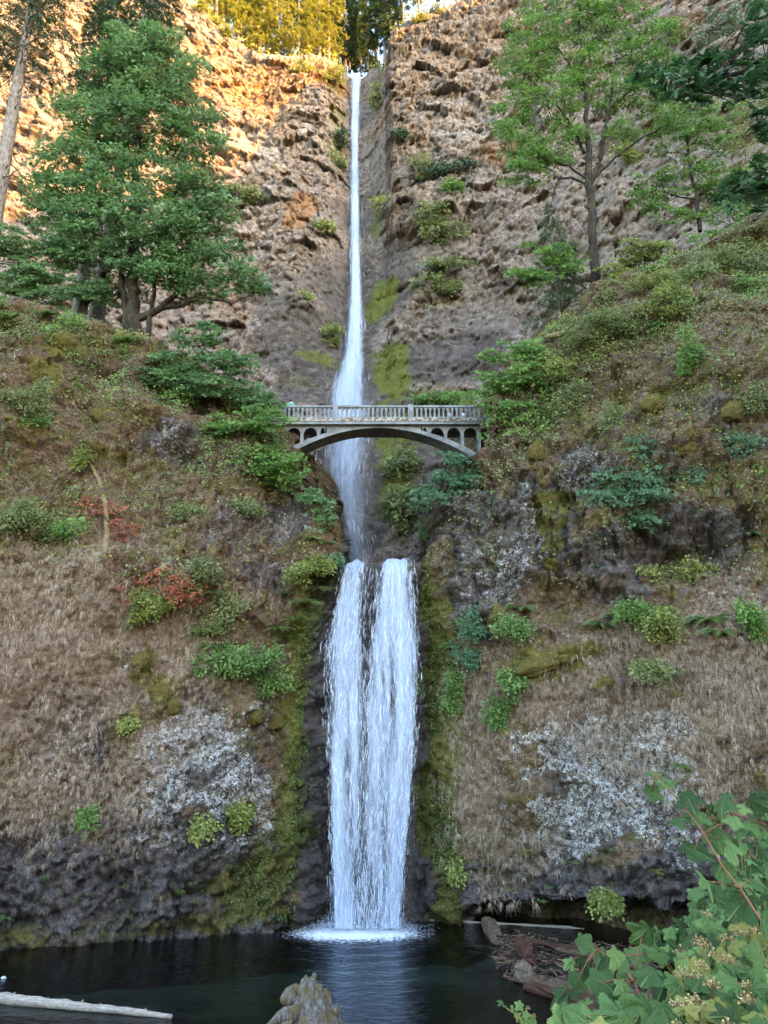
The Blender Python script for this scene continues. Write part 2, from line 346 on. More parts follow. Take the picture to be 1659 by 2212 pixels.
# ---- the high cliff behind
TOPK = [(-900, -420), (-300, -260), (200, -160), (390, -20), (440, 25), (500, 80), (560, 118), (640, 118), (740, 150), (752, 166), (790, 166), (800, 150), (832, 140), (845, 75), (880, 45), (960, 15), (1010, -10), (1100, -60), (1300, -160), (1700, -300), (2500, -500)]
def up_base(x, z):
    y = 80 + (z - 13) * 0.28
    y = y - 34 * sstep(14, 95, x) - 22 * sstep(-25, -100, x)
    fx = np.interp(z, [20, 60, 172], [-3.4, -4.3, -7.0])          # the fall's own line
    dx = x - fx
    y = y + 5.5 * np.exp(-(dx / 5.5) ** 2) * sstep(40, 90, z)       # alcove behind the fall
    y = y - 5.0 * sstep(3.5, 8.5, dx) * sstep(90, 125, z) * sstep(60, 20, dx)
    y = y - 4.0 * sstep(75, 20, z) * np.exp(-((dx - 9) / 9) ** 2)   # aprons low down
    y = y - 2.5 * sstep(75, 25, z) * np.exp(-((dx + 9) / 6) ** 2)
    return y
def top_pt(u, v):
    dx, dy, dz = ray(u, v); ys = np.linspace(40, 200, 3000); t = ys / dy
    k = np.argmax(ys > up_base(dx * t, CAM_Z + dz * t)); return dx * t[k], CAM_Z + dz * t[k]
tp = np.array([top_pt(*q) for q in TOPK]); o_ = np.argsort(tp[:, 0]); tp = tp[o_]
tp[:, 1] = np.clip(tp[:, 1], 150, 230)
def ztop(x): return np.interp(x, tp[:, 0], tp[:, 1])
UX, UZ, UP = 600, 400, 14
xs = np.linspace(-1, 1, UX); xs = 118 * (0.55 * xs + 0.45 * xs ** 3)
ts = np.linspace(0, 1, UZ)
X2, T2 = np.meshgrid(xs, ts); x = X2.ravel(); t = T2.ravel()
zt = ztop(x); z = 8 + t * (zt - 8); y = up_base(x, z)
UMOSS = [(845, 790, 40, 75, 1.5, 0), (825, 640, 35, 45, 1.3, 0), (812, 505, 22, 40, 1.0, 0), (850, 1010, 50, 120, 1.0, 0), (690, 775, 60, 12, .9, 0), (640, 825, 40, 14, .7, 0), (960, 600, 90, 70, .45, 1), (960, 480, 60, 50, .5, 1), (890, 700, 80, 40, .35, 1), (815, 200, 16, 60, .8, 1), (730, 260, 18, 90, .7, 1), (940, 655, 60, 8, .9, 0), (700, 480, 45, 15, .7, 1),
         (600, 200, 60, 60, .2, 1), (870, 900, 70, 90, .6, 1), (660, 680, 50, 60, .35, 1), (940, 860, 90, 40, .5, 1), (730, 350, 25, 60, .5, 1), (1200, 560, 120, 120, .4, 1), (1480, 230, 120, 200, .55, 1)]
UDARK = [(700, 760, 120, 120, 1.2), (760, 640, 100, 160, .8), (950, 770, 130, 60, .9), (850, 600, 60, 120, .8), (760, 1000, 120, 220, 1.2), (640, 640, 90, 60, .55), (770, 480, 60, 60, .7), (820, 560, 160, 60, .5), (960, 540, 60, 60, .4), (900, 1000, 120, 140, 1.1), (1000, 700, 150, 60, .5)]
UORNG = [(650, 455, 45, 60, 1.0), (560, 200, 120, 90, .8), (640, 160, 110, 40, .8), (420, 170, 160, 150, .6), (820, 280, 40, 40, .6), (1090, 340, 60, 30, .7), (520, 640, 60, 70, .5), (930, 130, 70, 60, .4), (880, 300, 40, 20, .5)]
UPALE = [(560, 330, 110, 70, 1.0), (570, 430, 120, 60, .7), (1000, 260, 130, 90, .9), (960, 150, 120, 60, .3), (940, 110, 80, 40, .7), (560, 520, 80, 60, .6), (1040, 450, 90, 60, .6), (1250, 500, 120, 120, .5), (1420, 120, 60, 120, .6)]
def uplace(lst):
    out = []
    for q in lst:
        u, v, ru, rv = q[:4]; h = hit(u, v, up_base, 40, 200); s = px_m(u, v, h.y); out.append((h.x, h.z, ru * s, rv * s * 1.5, q[4]))
    return out
p0 = np.stack([x, y, z], 1)
w1 = fbm(p0 * 0.13, 4, 51); w2 = fbm(p0 * 0.5, 3, 57)
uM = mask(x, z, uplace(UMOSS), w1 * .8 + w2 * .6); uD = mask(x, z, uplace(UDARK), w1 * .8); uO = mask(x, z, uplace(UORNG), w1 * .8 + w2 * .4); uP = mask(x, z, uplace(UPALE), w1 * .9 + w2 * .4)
fall_z = sstep(85, 60, z)
smooth_low = np.clip(uD, 0, 1)
disp = 3.2 * fbm(p0 * 0.05, 3, 61) + 1.4 * w1
rough_k = 1 - .72 * smooth_low
qw = np.stack([x + .5 * w2, y + .4 * w1, z + .6 * w2], 1)
f1, f2, cid, tl_ = worley(qw * np.array([.13, .13, .17]), 63, True)
disp += (2.4 * (cid - .5) + 1.7 * tl_) * rough_k
f1, f2, cid, tl_ = worley(qw * np.array([.36, .36, .44]), 65, True)
disp += (0.8 * (cid - .5) + .8 * tl_ + .6 * sstep(0, .16, f2 - f1)) * rough_k
hole = sstep(.84, .93, cid) * sstep(.55, .3, f1); disp -= 2.0 * hole * rough_k
f1, f2, cid, tl_ = worley(qw * .85, 67, True)
disp += (0.3 * (cid - .5) + .3 * tl_ + .32 * sstep(0, .25, f2 - f1)) * (.4 + .6 * rough_k)
# fluted columns: beneath the rim and in bands
colm = sstep(-30, -6, z - zt) * .9 + 0.5 * np.exp(-((z - 98) / 9) ** 2) * sstep(.0, .3, fbm(np.stack([x * .08, y * 0, z * 0], 1), 2, 71)) + .5 * np.exp(-((z - 84) / 7) ** 2)
cf1, cf2, ccid = worley(np.stack([x * 0.95 + 0.15 * w2, y * 0.2, z * 0.06], 1), 73)
disp += colm * (0.8 * (ccid - .5) - 0.9 * np.exp(-((cf2 - cf1) / .10) ** 2)) * .45
disp += 0.22 * fbm(p0 * 1.1, 2, 79)
# ledges
disp += 0.9 * (fbm(np.stack([x * .04, z * 0 + 3, z * .28], 1), 2, 83)) 
edge = sstep(0, 6, zt - z)
fxl = np.interp(z, [20, 60, 172], [-3.4, -4.3, -7.0])
dd_ = disp * (0.35 + .65 * edge) * (1 - .72 * np.exp(-((x - fxl) / 4.5) ** 2)); dfine = dd_ - 3.2 * fbm(p0 * 0.05, 3, 61)
y = y - dd_ * .9; z = z - np.clip(dfine, -3, 3) * .42 * sstep(0, 8, zt - z)
V = [np.stack([x, y, z], 1)]
yt = y.reshape(UZ, UX)[-1]; ztx = ztop(xs)
back = np.array([2, 4, 7, 11, 16, 22, 30, 40, 55, 75, 100, 140, 200, 280.0])
bx = np.tile(xs, UP); by = (yt[None, :] + back[:, None]).ravel(); bz = (ztx[None, :] + back[:, None] * 0.12 + 1.2 * fbm(np.stack([bx * .2, by * .2, bx * 0], 1), 2, 5).reshape(UP, UX)).ravel()
V.append(np.stack([bx, by, bz], 1)); V = np.concatenate(V)
padm = np.zeros((UP * UX,))
u1 = np.stack([np.concatenate([uM, padm + .6]), np.concatenate([uD, padm]), np.concatenate([uO, padm]), np.ones(len(V))], 1)
u2 = np.stack([np.concatenate([uP, padm]), np.concatenate([colm, padm]), np.concatenate([hole, padm]), np.ones(len(V))], 1)
UPY = y.reshape(UZ, UX)
def up_surf(xq, zq):
    i = int(np.clip(np.searchsorted(xs, xq), 0, UX - 1)); j = int(np.clip(round((zq - 8) / (ztop(xq) - 8) * (UZ - 1)), 0, UZ - 1)); return float(UPY[j, i])
def far_rock():
    m = NT('high_cliff'); A = m.n('ShaderNodeSeparateColor'); B = m.n('ShaderNodeSeparateColor')
    m.l(m.attr('m1', 'Color'), A.inputs[0]); m.l(m.attr('m2', 'Color'), B.inputs[0])
    moss, dark, orng = A.outputs; pale, colm, hole = B.outputs
    n1 = m.noise(0.16, 6, .6); n2 = m.noise(1.1, 6, .7); n3 = m.noise(5.5, 5, .75)
    wv = m.n('ShaderNodeVectorMath', operation='ADD'); m.l(m.obj(), wv.inputs[0]); m.l(m.noise(1.6, 3, .6, out='Color'), wv.inputs[1])
    v = m.voro(1.0, 'F1', wv.outputs[0], out='Color'); sv = m.n('ShaderNodeSeparateColor'); m.l(v, sv.inputs[0])
    vb = m.voro(2.6, 'F1', wv.outputs[0], out='Color'); sb = m.n('ShaderNodeSeparateColor'); m.l(vb, sb.inputs[0])
    t = m.math('ADD', m.math('MULTIPLY', n2, .55), m.math('ADD', m.math('MULTIPLY', sv.outputs[0], .22), m.math('MULTIPLY', m.math('SUBTRACT', n3, .28), .5)))
    c = m.cr(t, [(.20, (.065, .048, .040)), (.40, (.17, .128, .105)), (.58, (.29, .228, .192)), (.80, (.43, .365, .32))])
    c = m.mix(m.math('MULTIPLY', m.ramp(sb.outputs[1], .72, .86), .6), c, (.50, .46, .42))
    c = m.mix(m.ramp(n1, .42, .62, 0, .55), c, m.cr(t, [(.25, (.06, .055, .055)), (.5, (.22, .20, .195)), (.75, (.42, .40, .39))]))
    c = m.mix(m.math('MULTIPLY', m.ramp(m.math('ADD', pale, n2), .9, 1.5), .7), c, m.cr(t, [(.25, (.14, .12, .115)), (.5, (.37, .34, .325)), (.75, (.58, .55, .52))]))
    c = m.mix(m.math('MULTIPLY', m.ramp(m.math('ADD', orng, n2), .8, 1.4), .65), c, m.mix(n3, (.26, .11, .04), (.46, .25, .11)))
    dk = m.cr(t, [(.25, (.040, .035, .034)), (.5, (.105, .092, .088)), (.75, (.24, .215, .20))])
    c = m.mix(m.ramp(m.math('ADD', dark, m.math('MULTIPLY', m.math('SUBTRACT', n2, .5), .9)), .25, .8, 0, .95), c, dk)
    mc = m.cr(n3, [(.3, (.050, .065, .010)), (.55, (.15, .18, .024)), (.8, (.30, .32, .06))])
    mg = m.math('ADD', m.math('MULTIPLY', m.math('SUBTRACT', n2, .5), 3.0), m.math('MULTIPLY', m.math('SUBTRACT', n3, .5), 2.2))
    c = m.mix(m.math('MULTIPLY', m.ramp(m.math('ADD', moss, mg), .45, 1.1, 0, .9), m.ramp(moss, .02, .3)), c, mc)
    c = m.mix(1.0, c, (.57, .555, .54), 'MULTIPLY')
    m.base(c); m.rough(.92); m.spec(.2)
    h = m.math('ADD', m.math('MULTIPLY', n2, .8), m.math('MULTIPLY', n3, .35)); h = m.math('SUBTRACT', h, m.math('MULTIPLY', m.voro(1.0, 'F1', wv.outputs[0]), .9)); h = m.math('SUBTRACT', h, m.math('MULTIPLY', m.voro(2.6, 'F1', wv.outputs[0]), .5))
    m.normal(m.bump(h, .7, .35)); return m.m
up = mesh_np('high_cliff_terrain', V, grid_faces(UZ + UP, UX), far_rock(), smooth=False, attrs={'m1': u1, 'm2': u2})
tag(up, 'tall knobbly basalt cliff behind the bridge, sunlit at its upper end', kind='structure')

# ---- the ridge beyond the picture that keeps the evening sun off the gorge
BND = [(860, 95), (760, 140), (700, 175), (640, 215), (560, 300), (480, 410), (330, 440), (150, 455), (0, 470), (-250, 500)]
rp = []
for u, v in BND:
    h = hit(u, v, up_base, 40, 200); k = (150 - h.x) / SUN.x; q = h + SUN * k; rp.append((q.y, q.z))
rp.sort(); ry = np.array([q[0] for q in rp]); rz = np.array([q[1] for q in rp])
print('ridge profile', [(round(a), round(b)) for a, b in rp])
yy = np.linspace(-330, 190, 120); xx = np.array([128, 134, 140, 145, 150, 153, 158, 168, 190, 230])
prof = np.array([0.0, .30, .62, .85, 1.0, 1.0, .96, .88, .7, .4])
G = []
for k, xv in enumerate(xx):
    zc = np.interp(yy, ry, rz) 
    zc = np.where(yy < ry[0], rz[0] - (ry[0] - yy) * 0.25, zc); zc = np.maximum(zc, 12)
    G.append(np.stack([np.full_like(yy, xv), yy, -3 + (zc + 3) * prof[k] + 0.0 * yy], 1))
m_ = NT('ridge_forest'); m_.base(m_.mix(m_.noise(.2, 5), (.03, .05, .02), (.09, .09, .04))); m_.rough(.95)
tag(mesh_np('ridge', np.concatenate(G), grid_faces(len(xx), len(yy)), m_.m, smooth=True), 'wooded ridge shading the gorge from the low sun', kind='structure')

# ---- pool, bed, near bank
def water_mat():
    m = NT('pool_water'); t = m.t
    tr = m.n('ShaderNodeBsdfTransparent'); tr.inputs[0].default_value = (.08, .21, .26, 1)
    gl = m.n('ShaderNodeBsdfGlossy'); gl.inputs['Roughness'].default_value = .06; gl.inputs[0].default_value = (.9, .95, 1, 1)
    fr = m.n('ShaderNodeFresnel'); fr.inputs[0].default_value = 1.33
    fall = m.attr('foam'); rip = m.attr('ripple')
    n1 = m.noise(2.2, 3, .5, m.scaled(m.obj(), (1, 1.6, 1))); n2 = m.noise(7, 3, .6, m.scaled(m.obj(), (1, 1.5, 1)))
    h = m.math('ADD', m.math('MULTIPLY', n1, .8), m.math('MULTIPLY', n2, .25)); h = m.math('MULTIPLY', h, rip)
    nb = m.bump(h, .55, .16)
    m.l(nb, gl.inputs['Normal']); m.l(nb, fr.inputs['Normal'])
    mx = m.n('ShaderNodeMixShader'); m.l(fr.outputs[0], mx.inputs[0]); m.l(tr.outputs[0], mx.inputs[1]); m.l(gl.outputs[0], mx.inputs[2])
    df = m.n('ShaderNodeBsdfDiffuse'); df.inputs[0].default_value = (.6, .66, .74, 1)
    fo = m.ramp(m.math('ADD', fall, m.math('MULTIPLY', m.math('SUBTRACT', m.noise(4.5, 8, .78, m.scaled(m.obj(), (1, 1.7, 1))), .5), 3.2)), .48, .66)
    fo = m.math('MULTIPLY', fo, m.ramp(fall, .02, .25))
    mx2 = m.n('ShaderNodeMixShader'); m.l(fo, mx2.inputs[0]); m.l(mx.outputs[0], mx2.inputs[1]); m.l(df.outputs[0], mx2.inputs[2])
    m.l(mx2.outputs[0], m.out.inputs[0]); return m.m
gx = np.linspace(-45, 45, 150); gy = np.concatenate([np.linspace(8, 30, 20), np.linspace(30.3, 50, 80)])
X2, Y2 = np.meshgrid(gx, gy); x = X2.ravel(); y = Y2.ravel()
bc = P(770, 2003, 41.8)
d = np.sqrt(((x - bc.x) / 4.6) ** 2 + ((y - bc.y + .3) / 2.3) ** 2)
foam = 1.0 * sstep(1.25, .1, d) 
dd = np.hypot(x - bc.x, y - bc.y)
ripple = 0.25 + 1.0 * sstep(17, 4, dd) + .25 * sstep(30, 15, dd)
tag(mesh_np('pool_water', np.stack([x, y, 0.05 * np.sin(dd * 4.5) * np.exp(-dd * .22)], 1), grid_faces(len(gy), len(gx)), water_mat(), smooth=True, attrs={'foam': foam, 'ripple': ripple}), 'dark still plunge pool below the lower waterfall', kind='structure')
gx = np.linspace(-48, 48, 80); gy = np.linspace(6, 52, 46); X2, Y2 = np.meshgrid(gx, gy); x = X2.ravel(); y = Y2.ravel()
shal = sstep(-4, -13, x) * sstep(40, 30, y)
z = -2.6 + 2.2 * shal + .35 * fbm(np.stack([x * .5, y * .5, x * 0], 1), 4, 91)
m_ = NT('pool_bed'); m_.base(m_.mix(m_.noise(1.5, 5), (.025, .02, .015), (.12, .085, .05))); m_.rough(.9)
tag(mesh_np('pool_bed_ground', np.stack([x, y, z], 1), grid_faces(46, 80), m_.m, smooth=True), 'brown stony bed of the plunge pool', kind='structure')
# bank this side of the pool, rising towards the viewpoint and to the right
gx = np.linspace(-60, 60, 90); gy = np.linspace(-30, 26, 60); X2, Y2 = np.meshgrid(gx, gy); x = X2.ravel(); y = Y2.ravel()
z = np.where(y < 0, 6.9, 6.9 - .5 * y) + 0.25 * fbm(np.stack([x * .6, y * .6, x * 0], 1), 4, 95)
z = z + np.clip(x - 4, 0, 30) * .22 * sstep(30, 10, y) * sstep(-6, 2, y) * 0.5
m_ = NT('bank_soil'); m_.base(m_.mix(m_.noise(3, 6), (.03, .022, .014), (.10, .075, .045))); m_.rough(.95); m_.normal(m_.bump(m_.noise(9, 5), .8, .1))
tag(mesh_np('bank_ground', np.stack([x, y, z], 1), grid_faces(60, 90), m_.m, smooth=True), 'earth bank on the near side of the pool', kind='structure')

# ================================================================== geometry builders
class Geo:
    """collects tubes, boxes and loose faces, then becomes one mesh"""
    def __init__(s): s.v = []; s.f = []; s.a = []
    def add(s, V, F, a=0.5):
        o = len(s.v); s.v += [tuple(p) for p in V]; s.f += [tuple(i + o for i in f) for f in F]; s.a += [a] * len(V)
    def box(s, c, h, rot=None):
        V = [Vector((sx * h[0], sy * h[1], sz * h[2])) for sx in (-1, 1) for sy in (-1, 1) for sz in (-1, 1)]
        if rot is not None: V = [rot @ q for q in V]
        c = Vector(c)
        s.add([q + c for q in V], [(0, 1, 3, 2), (4, 6, 7, 5), (0, 4, 5, 1), (2, 3, 7, 6), (0, 2, 6, 4), (1, 5, 7, 3)])
    def tube(s, pts, rad, n=6, cap=True, a=0.5, jit=0.0, seed=0):
        pts = [Vector(p) for p in pts]; rr = random.Random(seed); V = []; F = []
        up = Vector((0.13, 0.2, 1)).normalized(); k = len(pts)
        if not hasattr(rad, '__len__'): rad = [rad] * k
        for i, p in enumerate(pts):
            t = (pts[min(i + 1, k - 1)] - pts[max(i - 1, 0)])
            if t.length < 1e-6: t = Vector((0, 0, 1))
            t.normalize(); r_ = up if abs(t.dot(up)) < .95 else Vector((1, 0, .1)).normalized()
            e1 = t.cross(r_).normalized(); e2 = t.cross(e1)
            for j in range(n):
                an = 2 * math.pi * j / n; q = rad[i] * (1 + jit * rr.uniform(-1, 1))
                V.append(p + e1 * math.cos(an) * q + e2 * math.sin(an) * q)
        for i in range(k - 1):
            for j in range(n):
                F.append((i * n + j, i * n + (j + 1) % n, (i + 1) * n + (j + 1) % n, (i + 1) * n + j))
        if cap:
            F.append(tuple(range(n - 1, -1, -1))); F.append(tuple((k - 1) * n + j for j in range(n)))
        s.add(V, F, a)
    def build(s, name, mat, parent=None, smooth=False):
        me = bpy.data.meshes.new(name); me.from_pydata([tuple(p) for p in s.v], [], s.f)
        at = me.attributes.new('rnd', 'FLOAT', 'POINT'); at.data.foreach_set('value', np.array(s.a, np.float32))
        if smooth: me.polygons.foreach_set('use_smooth', np.ones(len(me.polygons), bool))
        me.materials.append(mat); me.update()
        o = bpy.data.objects.new(name, me); col.objects.link(o)
        if parent: o.parent = parent
        return o
def rel(o, parent):
    """keep world placement of a part whose mesh is in world coordinates"""
    o.parent = parent; o.matrix_parent_inverse = Matrix.Translation(parent.location).inverted(); return o

# ================================================================== WATERFALLS
def fall_mat(name, su, sv, lo, hi, col_=(.44, .53, .70), soft=.35):
    m = NT(name); cx = m.n('ShaderNodeCombineXYZ'); m.l(m.attr('sx'), cx.inputs[0]); m.l(m.attr('tz'), cx.inputs[1]); m.l(m.attr('lay'), cx.inputs[2])
    v = cx.outputs[0]
    a = m.noise(1.0, 4, .6, m.scaled(v, (su, sv, 3))); b = m.noise(1.0, 5, .7, m.scaled(v, (su * 3.1, sv * 3.2, 3))); c = m.noise(1.0, 3, .6, m.scaled(v, (su * .3, sv * .12, 3)))
    h = m.math('ADD', m.math('ADD', m.math('MULTIPLY', a, .45), m.math('MULTIPLY', b, .35)), m.math('MULTIPLY', c, .45))
    al = m.ramp(m.math('ADD', h, m.math('MULTIPLY', m.math('SUBTRACT', m.attr('dens'), .5), 1.0)), lo, hi)
    al = m.math('MULTIPLY', al, m.ramp(m.attr('dens'), .0, soft))
    df = m.n('ShaderNodeBsdfDiffuse'); df.inputs[0].default_value = (*col_, 1)
    tl = m.n('ShaderNodeBsdfTranslucent'); tl.inputs[0].default_value = (*col_, 1)
    mx0 = m.n('ShaderNodeMixShader'); mx0.inputs[0].default_value = .3; m.l(df.outputs[0], mx0.inputs[1]); m.l(tl.outputs[0], mx0.inputs[2])
    tr = m.n('ShaderNodeBsdfTransparent'); mx = m.n('ShaderNodeMixShader')
    m.l(al, mx.inputs[0]); m.l(tr.outputs[0], mx.inputs[1]); m.l(mx0.outputs[0], mx.inputs[2]); m.l(mx.outputs[0], m.out.inputs[0]); return m.m
def strand_mat():
    m = NT('falling_water'); m.base((.50, .58, .72)); m.rough(.3); m.spec(.5); return m.m
STRAND = strand_mat()
class Fall:
    def __init__(s, rows, depth, dens, lip=None):
        s.v = np.array([q[0] for q in rows], float); s.l = np.array([q[1] for q in rows], float); s.r = np.array([q[2] for q in rows], float); s.depth = depth; s.dens = dens; s.lip = lip
    def at(s, q, v, off=0.0):
        u = np.interp(v, s.v, s.l) * (1 - q) + np.interp(v, s.v, s.r) * q
        if s.lip is not None: v = v + (np.interp(u, *s.lip) + 7 * fbm(np.stack([np.ravel(u) * .11, np.ravel(u) * 0, np.ravel(u) * 0], 1), 3, 19).reshape(np.shape(u))) * np.exp(-np.maximum(0, v - s.v[0]) / 28.0)
        Y = s.depth(v) - off - 0.5 * np.sin(np.pi * np.clip(q, 0, 1)) * .6
        dx, dy, dz = ray(u, v); t = Y / dy
        return np.stack([dx * t, Y, CAM_Z + dz * t], -1), u
    def sheet(s, name, mat, parent, off, lay, ns=24, nt=90, wide=0.0, k=1.0):
        q = np.linspace(-wide, 1 + wide, ns); v = np.linspace(s.v[0], s.v[-1], nt)
        Q, V_ = np.meshgrid(q, v); w, u = s.at(Q.ravel(), V_.ravel(), off)
        d = s.dens((Q.ravel() + wide) / (1 + 2 * wide), V_.ravel(), u) * k
        o = mesh_np(name, w, grid_faces(nt, ns), mat, smooth=True, attrs={'sx': w[:, 0] + lay * 13, 'tz': w[:, 2], 'lay': np.full(len(w), float(lay)), 'dens': d})
        return rel(o, parent)
    def strands(s, name, parent, n, wid, length, off, seed, npt=5, mat=None):
        r = np.random.default_rng(seed); V = []; q = r.uniform(0, 1, n * 3); v0 = r.uniform(s.v[0], s.v[-1] - 5, n * 3)
        u0 = s.at(q, v0)[1]; keep = r.uniform(0, 1, n * 3) < np.clip(s.dens(q, v0, u0), 0, 1); q = q[keep][:n]; v0 = v0[keep][:n]; n = len(q)
        L = r.uniform(length[0], length[1], n) ; W = r.uniform(wid[0], wid[1], n); o_ = r.uniform(off[0], off[1], n); yaw = r.uniform(-.9, .9, n)
        for k in range(npt):
            f = k / (npt - 1); vv = np.minimum(v0 + L * f, s.v[-1]); p, _ = s.at(q + r.normal(0, .006, n), vv, o_)
            w = W * (math.sin(math.pi * min(f * 1.15 + .1, 1)) + .05)
            e = np.stack([np.cos(yaw) * w, np.sin(yaw) * w, np.zeros(n)], 1); V.append(p - e); V.append(p + e)
        V = np.stack(V, 1); F = np.array([[2 * k, 2 * k + 1, 2 * k + 3, 2 * k + 2] for k in range(npt - 1)])
        F = (F[None] + (np.arange(n) * 2 * npt)[:, None, None]).reshape(-1, 4)
        return rel(mesh_np(name, V.reshape(-1, 3), F, mat or STRAND), parent)
    def drops(s, name, parent, n, size, off, seed, spread=.03):
        r = np.random.default_rng(seed); q = r.uniform(-spread, 1 + spread, n); v = r.uniform(s.v[0], s.v[-1] - 3, n)
        p, _ = s.at(q, v, r.uniform(off[0], off[1], n)); sz = r.uniform(size[0], size[1], n)
        T = np.array([(0, 0, 1.6), (.5, .3, -.3), (-.5, .3, -.3), (0, -.5, -.3), (0, 0, -1.0)])
        V = p[:, None] + T[None] * sz[:, None, None]
        F = np.array([(0, 1, 2), (0, 2, 3), (0, 3, 1), (4, 2, 1), (4, 3, 2), (4, 1, 3)]); F = (F[None] + (np.arange(n) * 5)[:, None, None]).reshape(-1, 3)
        return rel(mesh_np(name, V.reshape(-1, 3), F, STRAND), parent)
LOW = [(1206, 736, 897), (1215, 732, 899), (1250, 723, 902), (1300, 715, 906), (1350, 704, 910), (1400, 690, 915), (1450, 682, 920), (1500, 683, 919), (1550, 687, 915), (1650, 694, 906), (1750, 699, 897), (1850, 703, 887), (1950, 706, 877), (2006, 707, 873)]
def lowY(v): return np.interp(v, [1206, 1214, 1235, 1300, 1420, 1600, 2006], [46.2, 44.9, 44.3, 43.9, 43.1, 42.6, 42.2])
def lowD(q, v, u):
    d = sstep(0, .12, q) * sstep(1, .90, q)
    gap = np.exp(-((u - np.interp(v, [1206, 1300, 1420, 1560], [805, 797, 792, 800])) / np.interp(v, [1200, 1230, 1300, 1420, 1560], [14, 20, 17, 13, 9])) ** 2) * sstep(1540, 1310, v)
    edge = sstep(700, 726, u + .0) * sstep(1330, 1480, v) + sstep(1480, 1330, v)
    return d * (1 - .85 * gap) * (0.78 + .34 * fbm(np.stack([u * .06, v * .004, u * 0], -1).reshape(-1, 3), 3, 12).reshape(np.shape(u))) * np.where(v > 1380, .55 + .45 * np.clip(edge, 0, 1), 1)
lw = tag(empty('waterfall', P(785, 2005, 42.2)), 'wide white lower waterfall pouring from the ledge into the dark pool', 'waterfall', 'the two waterfalls')
lf = Fall(LOW, lowY, lowD, ([735, 750, 765, 780, 795, 806, 815, 826, 845, 870, 893], [18, 9, 4, 6, 8, 24, 20, 9, 3, -1, -3]))
mA = fall_mat('water_curtain', 3.6, .42, .60, 1.12)
for k, (of, kk) in enumerate([(0.0, 1.0), (.30, .82), (.6, .62)]):
    lf.sheet('water_sheet', mA, lw, of, k, 40, 80, .0, kk)
lf.strands('water_strands', lw, 4200, (.004, .013), (6, 40), (-.1, .75), 5)
rs_ = np.random.default_rng(8); n_ = 3500; an_ = rs_.uniform(0, 2 * np.pi, n_); rr_ = np.abs(rs_.normal(0, 1, n_)); hh_ = np.abs(rs_.normal(0, .22, n_)) * np.exp(-rr_ * .6)
bp_ = np.array(P(786, 2003, 42.2))[None] + np.stack([np.cos(an_) * (1.9 + rr_ * .75), np.sin(an_) * .5 * (1 + rr_), hh_ * 1.4], 1); bp_[:, 2] = np.maximum(hh_ * 1.6, .02)
T_ = np.array([(0, 0, 1.2), (.6, .3, -.3), (-.6, .3, -.3), (0, -.6, -.3)]); V_ = bp_[:, None] + T_[None] * rs_.uniform(.012, .03, n_)[:, None, None]
rel(mesh_np('splash_drops', V_.reshape(-1, 3), (np.array([(0, 1, 2), (0, 2, 3), (0, 3, 1), (3, 2, 1)])[None] + (np.arange(n_) * 4)[:, None, None]).reshape(-1, 3), STRAND), lw)
lf.drops('water_drops', lw, 5000, (.008, .022), (-.1, 1.0), 6, .015)
# thin trickle down the rock on the side of the left wall
lt = Fall([(1400, 655, 662), (1560, 668, 680), (1800, 690, 700), (2000, 690, 705)], lambda v: np.interp(v, [1400, 2000], [43.3, 42.6]), lambda q, v, u: np.full(np.shape(q), .5))
UPR = [(158, 752, 789), (175, 751, 788), (200, 750, 785), (260, 749, 785), (350, 748, 784), (450, 746, 788), (550, 742, 794), (650, 736, 802), (700, 730, 806), (760, 720, 811), (800, 708, 813), (850, 690, 816), (880, 686, 818), (950, 680, 822), (1020, 674, 824), (1080, 682, 822), (1150, 704, 822), (1212, 728, 826)]
_uv = np.array([q[0] for q in UPR], float)
_uy = np.array([min(hit(765, q, up_base, 60, 200).y, 200) for q in _uv]); _uy -= 2.0; _uy[0] += .5
_uy = np.where(_uv > 900, _uy - 1.5, _uy)
def upY(v): return np.interp(v, _uv, _uy)
def upD(q, v, u):
    core = np.exp(-((q - .5) / np.interp(v, [158, 250, 600, 760, 900, 1210], [.42, .32, .27, .27, .50, .55])) ** 2)
    return core * np.interp(v, [158, 200, 500, 760, 880, 960, 1100, 1212], [.95, 1.0, .95, .92, .82, .66, .60, .50]) * sstep(0, .08, q) * sstep(1, .92, q)
uw = tag(empty('waterfall', P(765, 1212, float(_uy[-1]))), 'tall narrow upper waterfall plunging down the cliff behind the bridge', 'waterfall', 'the two waterfalls')
uf = Fall(UPR, upY, upD)
mB = fall_mat('water_plume', 1.3, .07, .55, 1.15, soft=.7)
for k, (of, kk, wd) in enumerate([(0.0, 1.0, .0), (.8, .85, .06), (1.5, .6, .14)]):
    uf.sheet('water_sheet', mB, uw, of, k + 5, 26, 130, wd, kk)
uf.strands('water_strands', uw, 420, (.008, .02), (8, 40), (-.2, 1.2), 15)
mist = Fall([(600, 730, 800), (720, 705, 822), (820, 672, 836), (900, 664, 842), (1000, 656, 848), (1100, 664, 846), (1212, 700, 846)], lambda v: upY(v) - 2.6, lambda q, v, u: np.exp(-((q - .5) / .26) ** 2) * np.interp(v, [600, 760, 900, 1212], [0, .50, .60, .52]))
mM_ = fall_mat('spray_mist', .16, .05, .35, 1.5, soft=.9)
for k in range(2): mist.sheet('spray_veil', mM_, uw, .9 * k, 11 + k, 24, 60)
# ---- upper pool held behind the ledge
tag(mesh_np('upper_pool_water', [(-4.5, 45.6, 21.33), (4.2, 45.6, 21.33), (9, 84, 21.33), (-9, 84, 21.33)], [(0, 1, 2, 3)], bpy.data.materials['pool_water'], attrs={'foam': np.zeros(4), 'ripple': np.ones(4)}), 'shallow pool at the foot of the upper waterfall behind the ledge', kind='structure')

